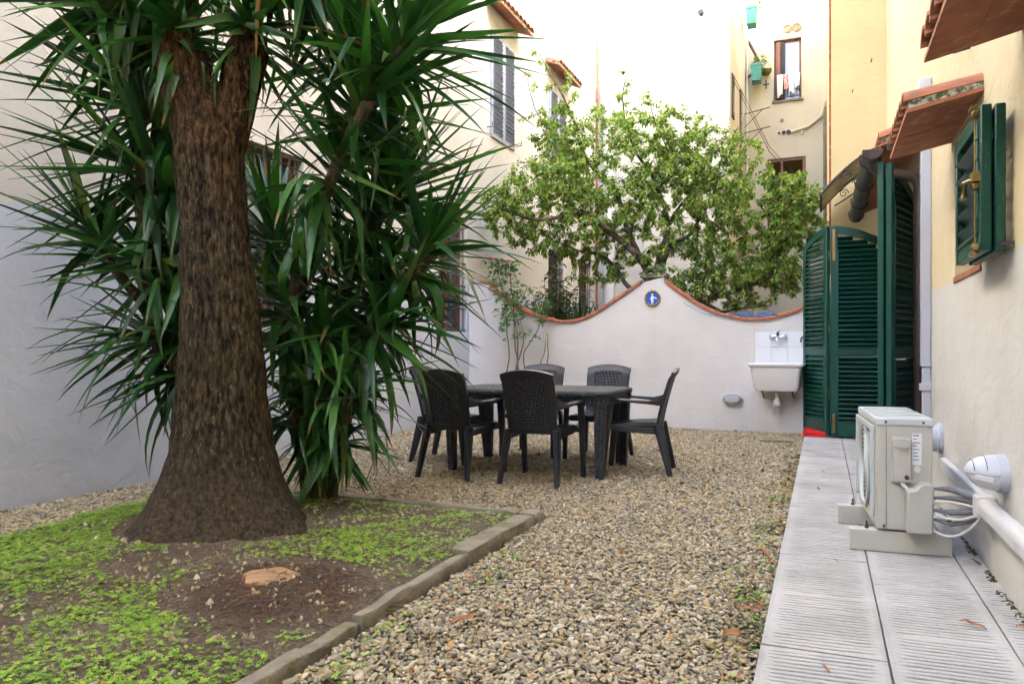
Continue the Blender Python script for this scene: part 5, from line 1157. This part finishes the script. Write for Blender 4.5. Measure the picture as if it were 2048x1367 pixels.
def bush(name, label, c, a, b, h, n, ll, lw, m, z0=0., seed=0, cat='shrub'):
    r = empty(name, label, cat, loc=(c[0], c[1], 0)); s = ([], [], [])
    for i in range(n):
        v = Vector((random.uniform(-1, 1), random.uniform(-1, 1), random.uniform(-1, 1)))
        if v.length > 1: continue
        q = Vector((c[0]+v.x*a, c[1]+v.y*b, c[2]+v.z*h)); root = Vector((c[0]+v.x*a*.25, c[1]+v.y*b*.25, z0)); mid = root.lerp(q, .5) + Vector((0, 0, .15*h))
        ch = smooth_curve([root, mid, q], 5); into(r, MB().tube(ch, [.009*(1-.75*k/(len(ch)-1)) for k in range(len(ch))], 5, False).build('stem', 'twig'))
        for k in range(11):
            p = ch[-1].lerp(ch[-6], k/11); an = k*2.4; d = Vector((math.cos(an), math.sin(an), random.uniform(-.35, .45)))
            add_leaf(p, d, ll*random.uniform(.7, 1.15), lw, Vector((0, 0, 1)), s, .2)
    leaf_obj('leaves', s, m, r); return r
bush('laurel_shrub', 'glossy dark green shrub with long leaves behind the left dip of the wall', (-3.75, 11.0, 1.75), .62, .3, .42, 190, .14, .05, 'shrub_leaf', 0)
bush('tall_shrub', 'upright shrub branch with broad leaves before the left house windows', (-4.05, 11.6, 2.2), .30, .25, .8, 60, .13, .06, 'shrub_leaf', 0)
bush('small_shrub', 'low green shrub behind the right dip of the wall', (-.75, 10.75, 1.45), .85, .25, .22, 46, .08, .06, 'rose_leaf', .2)
iv = empty('ivy', 'small bright green ivy tuft on the wall peak', 'ivy', loc=(-2.13, 10.3, 2.11)); s = ([], [], [])
for i in range(46): add_leaf(Vector((-2.13+random.uniform(-.16, .15), 10.24+random.uniform(-.07, .1), 2.12+random.uniform(0, .10))), Vector((random.uniform(-1, 1), -.6, random.uniform(-.3, .5))), random.uniform(.05, .08), .065, Vector((0, -.6, 1)), s, .1)
leaf_obj('leaves', s, 'rose_leaf', iv)
into(iv, MB().tube([(-2.33, 10.17, 2.10), (-2.25, 10.15, 2.14), (-2.1, 10.15, 2.16), (-1.98, 10.15, 2.13), (-1.93, 10.16, 2.07)], .006, 5).build('stem', 'twig'))
pl = empty('spiky_plant', 'clump of dark strap leaves behind the left dip of the wall', 'plant', loc=(-3.25, 10.85, 0)); out = []
rosette(out, (-3.35, 10.85, 1.25), 90, 0, 40, .6, 95, .2); rosette(out, (-3.05, 10.9, 1.15), 80, 0, 36, .6, 95, .2)
stem(pl, [(-3.35, 10.85, 0), (-3.35, 10.85, 1.25)], .05, .04); stem(pl, [(-3.05, 10.9, 0), (-3.05, 10.9, 1.15)], .05, .04); grow(pl, out, 76)

# ================================================================== THE BED: ground cover, stump, litter
def tre(name, seed):
    V = []; F = []; random.seed(seed)
    for q in range(3):
        ox, oy = random.uniform(-.5, .5), random.uniform(-.5, .5); oz = random.uniform(.5, 1.0); a0 = random.uniform(0, 6)
        for k in range(3):
            a = a0 + k*2.09; b = len(V); t = random.uniform(.0, .3)
            def pp(r, s): return (ox + r*math.cos(a+s), oy + r*math.sin(a+s), oz + t*r)
            V += [(ox, oy, oz), pp(.38, -.55), pp(.58, -.28), pp(.5, 0), pp(.58, .28), pp(.38, .55)]
            F += [(b, b+1, b+2, b+3), (b, b+3, b+4, b+5)]
    return quick_mesh(name, V, F, 'clover')
clv = [tre('sprig_%d' % k, 50+k) for k in range(5)]; random.seed(99)
pts = []; 
while len(pts) < 13000:
    x, y = random.uniform(-4.2, -1.72), random.uniform(1.0, 4.32)
    if abs(math.atan2(x, y)+.39) > .68: continue
    ds = math.hypot((x+2.12)/1.25, y-2.55); dt = math.hypot(x+3.23, y-3.37)
    f = noise.noise(Vector((x*1.6, y*1.6, 7))) + .8*noise.noise(Vector((x*5, y*5, 2))) + .4*noise.noise(Vector((x*15, y*15, 4)))
    bias = .22 if x < -3.1 else (-.05 if y < 2.7 else -.48)
    if x < -3.35: bias += .22
    if -3.5 < x < -2.9 and 2.45 < y < 2.75: bias -= .35
    if ds < .42: bias -= 1.5
    if dt < .56: bias -= 1.8
    if f + bias > .40 + random.uniform(-1.25, 1.25): pts.append((x, y, soil_z(x, y)+.004))
    elif random.random() < .006 and ds > .3 and dt > .5: pts.append((x, y, soil_z(x, y)+.004))
for _ in range(900):   # along the walkway edge, the walls and the outer foot of the edging
    k = random.random()
    if k < .45: x, y = -.22 - abs(random.gauss(0, .09)), random.uniform(2, 6.5)
    elif k < .75: x, y = -1.56 + abs(random.gauss(0, .12)), random.uniform(1.7, 3.6)
    else: x, y = -4.27 - abs(random.gauss(0, .15)), random.uniform(2, 4)
    if noise.noise(Vector((x*4, y*4, 1))) > -.05: pts.append((x, y, .012))
n = len(pts); s0 = rng.uniform(.009, .018, n)
tag(scatter('clover', pts, np.column_stack([rng.normal(0, .15, n), rng.normal(0, .15, n), rng.uniform(0, 6.28, n)]), np.column_stack([s0, s0, s0*.9]), rng.random(n), clv), 'bright green clover spreading over the soil bed', 'clover', kind='stuff')
# moss and weeds along wall feet
pts = []
for _ in range(2600):
    k = random.random()
    if k < .4: x = random.uniform(-4.9, .1); y = GY(x) - abs(random.gauss(0, .035)) - .01; z = .008
    elif k < .8: x = .705 - abs(random.gauss(0, .012)); y = random.uniform(2.2, 6); z = .055
    else: x = -4.985 + abs(random.gauss(0, .03)); y = random.uniform(3, 8.5); z = .008
    if noise.noise(Vector((x*3, y*3, 8))) > -.15: pts.append((x, y, z))
n = len(pts); s0 = rng.uniform(.003, .008, n); ms_ = [ico('moss_%d' % k, 'moss', 1, .8, k) for k in range(3)]
tag(scatter('moss', pts, np.column_stack([rng.uniform(0, 3, n), rng.uniform(0, 3, n), rng.uniform(0, 6, n)]), np.column_stack([s0*1.4, s0*1.4, s0*.6]), rng.random(n), ms_), 'dark moss along the foot of the walls', 'moss', kind='stuff')
# bits of rubble, chips and rootlets lying on the soil
pts = []
for _ in range(2200):
    x, y = random.uniform(-4.15, -1.72), random.uniform(1.2, 4.3)
    if math.hypot(x+3.23, y-3.37) > .5: pts.append((x, y, soil_z(x, y)+.005))
n = len(pts); s0 = np.clip(rng.lognormal(0, .45, n)*.0058, 0, .016); rb_ = [ico('rubble_%d' % k, 'pebble', 1, .7, k+20, True) for k in range(4)]
tag(scatter('soil_rubble', pts, np.column_stack([rng.uniform(0, 3, n), rng.uniform(0, 3, n), rng.uniform(0, 6, n)]), np.column_stack([s0*1.5, s0, s0*.7]), rng.random(n), rb_), 'small stones and crumbs scattered on the soil bed', 'rubble', kind='stuff')
rt = MB()
for _ in range(420):
    if random.random() < .72: a = random.uniform(0, 6.28); r = random.uniform(.12, .5); x, y = -2.13 + r*1.15*math.cos(a), 2.55 + r*math.sin(a)
    else: x, y = random.uniform(-4.1, -1.8), random.uniform(1.6, 4.2)
    if math.hypot(x+3.23, y-3.37) < .55: continue
    L = random.uniform(.03, .11); a = random.uniform(0, 6.28); p = []
    for k in range(5): a += random.uniform(-.6, .6); p.append((x, y, soil_z(x, y) + .006 + .012*math.sin(k*.8)*random.random())); x += math.cos(a)*L/4; y += math.sin(a)*L/4
    rt.tube(p, [.0022, .002, .002, .0016, .001], 3, False)
tag(rt.build('rootlets', 'twig'), 'thin brown rootlets tangled around the stump', 'roots', kind='stuff')
sz = soil_z(-2.17, 2.58)
sp = empty('tree_stump', 'freshly sawn low tree stump with a tan cut face in the soil bed', 'stump', loc=(-2.17, 2.55, sz-.012)); sp.rotation_euler = Euler((R(19), 0, R(34)), 'XYZ')
def sring(r, z, f=1): return [((r*1.45*(1+.10*math.sin(3*t+1)+.05*math.sin(7*t)))*f*math.cos(t), (r*(1+.08*math.sin(2*t)+.05*math.sin(5*t+2)))*f*math.sin(t), z + .012*math.cos(t+2)) for t in [2*math.pi*k/40 for k in range(40)]]
MB().loft([sring(.10, -.09), sring(.082, .0), sring(.078, .022)], False).build('bark_rim', 'terracotta', sp, smooth=40)
MB().loft([sring(.077, .0), sring(.076, .0215), sring(.073, .024)], True).build('cut_face', 'cut_wood', sp, smooth=30)
# ---- fallen leaves
def curled_leaf(L, Wd, cur):
    return MB().shell(lambda s, t: ((t-.5)*L, (s-.5)*Wd*math.sin(math.pi*(.08+.84*t))**.8, .012*math.sin(math.pi*t)*cur + .25*Wd*abs(s-.5)*cur + .004*math.sin(t*9)), [0, .25, .5, .75, 1], [k/7 for k in range(8)], .0012).mesh('fallen_leaf', 'dry_leaf', 60)
lms = [curled_leaf(.075, .03, 1), curled_leaf(.06, .035, 1.5), curled_leaf(.09, .022, .8)]
tag(put('fallen_leaf', lms[2], None, (.51, 3.19, .066), (0, .1, -.5)), 'single dry brown leaf lying on the grey stone walkway', 'leaf')
litter = MB()
for i in range(130):
    k = random.random()
    zl = .027
    if i % 12 == 0: x = random.choice((random.uniform(-.18, .1), .66 + random.uniform(-.05, .03))); y = random.uniform(2.2, 7); zl = .064
    elif k < .7: x = -.215 - abs(random.gauss(0, .07)); y = random.uniform(2.0, 7.5)
    else: x = -1.5 + abs(random.gauss(0, .25)); y = random.uniform(1.9, 4.2)
    me = Matrix.Translation((x, y, zl)) @ Euler((random.uniform(-.6, .6), random.uniform(-.6, .6), random.uniform(0, 6))).to_matrix().to_4x4() @ Matrix.Scale(random.uniform(.3, .7), 4); q = lms[i % 3]
    litter.add([me @ v.co for v in q.vertices], [tuple(p.vertices) for p in q.polygons])
tag(litter.build('leaf_litter', 'dry_leaf'), 'small dry leaf litter caught along the walkway edge and bed edging', 'leaf litter', kind='stuff')
for x, y, k, rz, lb in ((-.27, 4.04, 2, 1.9, 'long dry leaf on gravel against the walkway edge beside the air conditioner'), (-.30, 2.82, 1, .4, 'crumpled orange dry leaf on gravel at the near walkway edge'), (-1.28, 2.62, 2, .9, 'long pale dry leaf on gravel beside the thin edging stone')):
    tag(put('fallen_leaf', lms[k], None, (x, y, .03), (.15, -.1, rz), (1.3, 1.3, 1.3)), lb, 'leaf')
# ---- planters, hanging basket, cables far away
for nm, x, y, z, lb in (('window_planter', -1.62, 20.9, 8.15, 'green planter with a red flower pot under the side window'), ('window_planter', -1.66, 19.9, 9.25, 'turquoise planter high at the top of the pale house side wall')):
    p = empty(nm, lb, 'planter', loc=(x, y, z))
    MB().loft([[(a*.13*s, b*.22*s, zz) for a, b in ((-1,-1),(1,-1),(1,1),(-1,1))] for zz, s in ((0, .85), (.36, 1), (.38, 1.06), (.44, 1.06))]).build('box', 'turquoise', p)
    MB().lathe([(.09, .44), (.11, .52), (.0, .52)], (0, 0, 0), 'z', 12).build('flower_pot', 'pot_red', p, smooth=40)
    s = ([], [], [])
    for i in range(60): add_leaf(Vector((x+random.uniform(-.1, .25), y+random.uniform(-.2, .2), z+.45+random.uniform(-.15, .2))), Vector((random.uniform(-1, 1), random.uniform(-1, 1), random.uniform(-.5, .6))), .09, .06, UP, s)
    leaf_obj('leaves', s, 'rose_leaf', p)
hb = empty('hanging_basket', 'round mossy hanging basket beside the far upper window', 'basket', loc=(-1.40, 21.2, 8.4))
MB().lathe([(.01, 0), (.09, .02), (.14, .09), (.15, .15), (.0, .17)], (0, 0, 0), 'z', 18).build('bowl', 'moss', hb, smooth=50)
for k in range(3): a = k*2.1; MB().tube([(.14*math.cos(a), .14*math.sin(a), .15), (0, 0, .42)], .005, 5).build('wire', 'iron', hb)
MB().tube([(0, 0, .42), (0, .19, .44)], .008, 5).build('hook', 'iron', hb)
MB().box(-.02, .02, -.01, .01, -.36, -.12).box(-.08, .08, -.01, .01, -.26, -.22).build('ornament', 'iron', hb)
for k, dz in enumerate((0, .12)):
    tag(MB().tube([(-1.88, 17.7, 7.2+dz), (-1.2, 19.4, 5.9+dz), (-.1, 21.3, 4.9+dz)], .007, 5).build('clothes_line', 'iron'), ('lower' if not k else 'upper') + ' thin cable slanting across the far house front', 'cable')
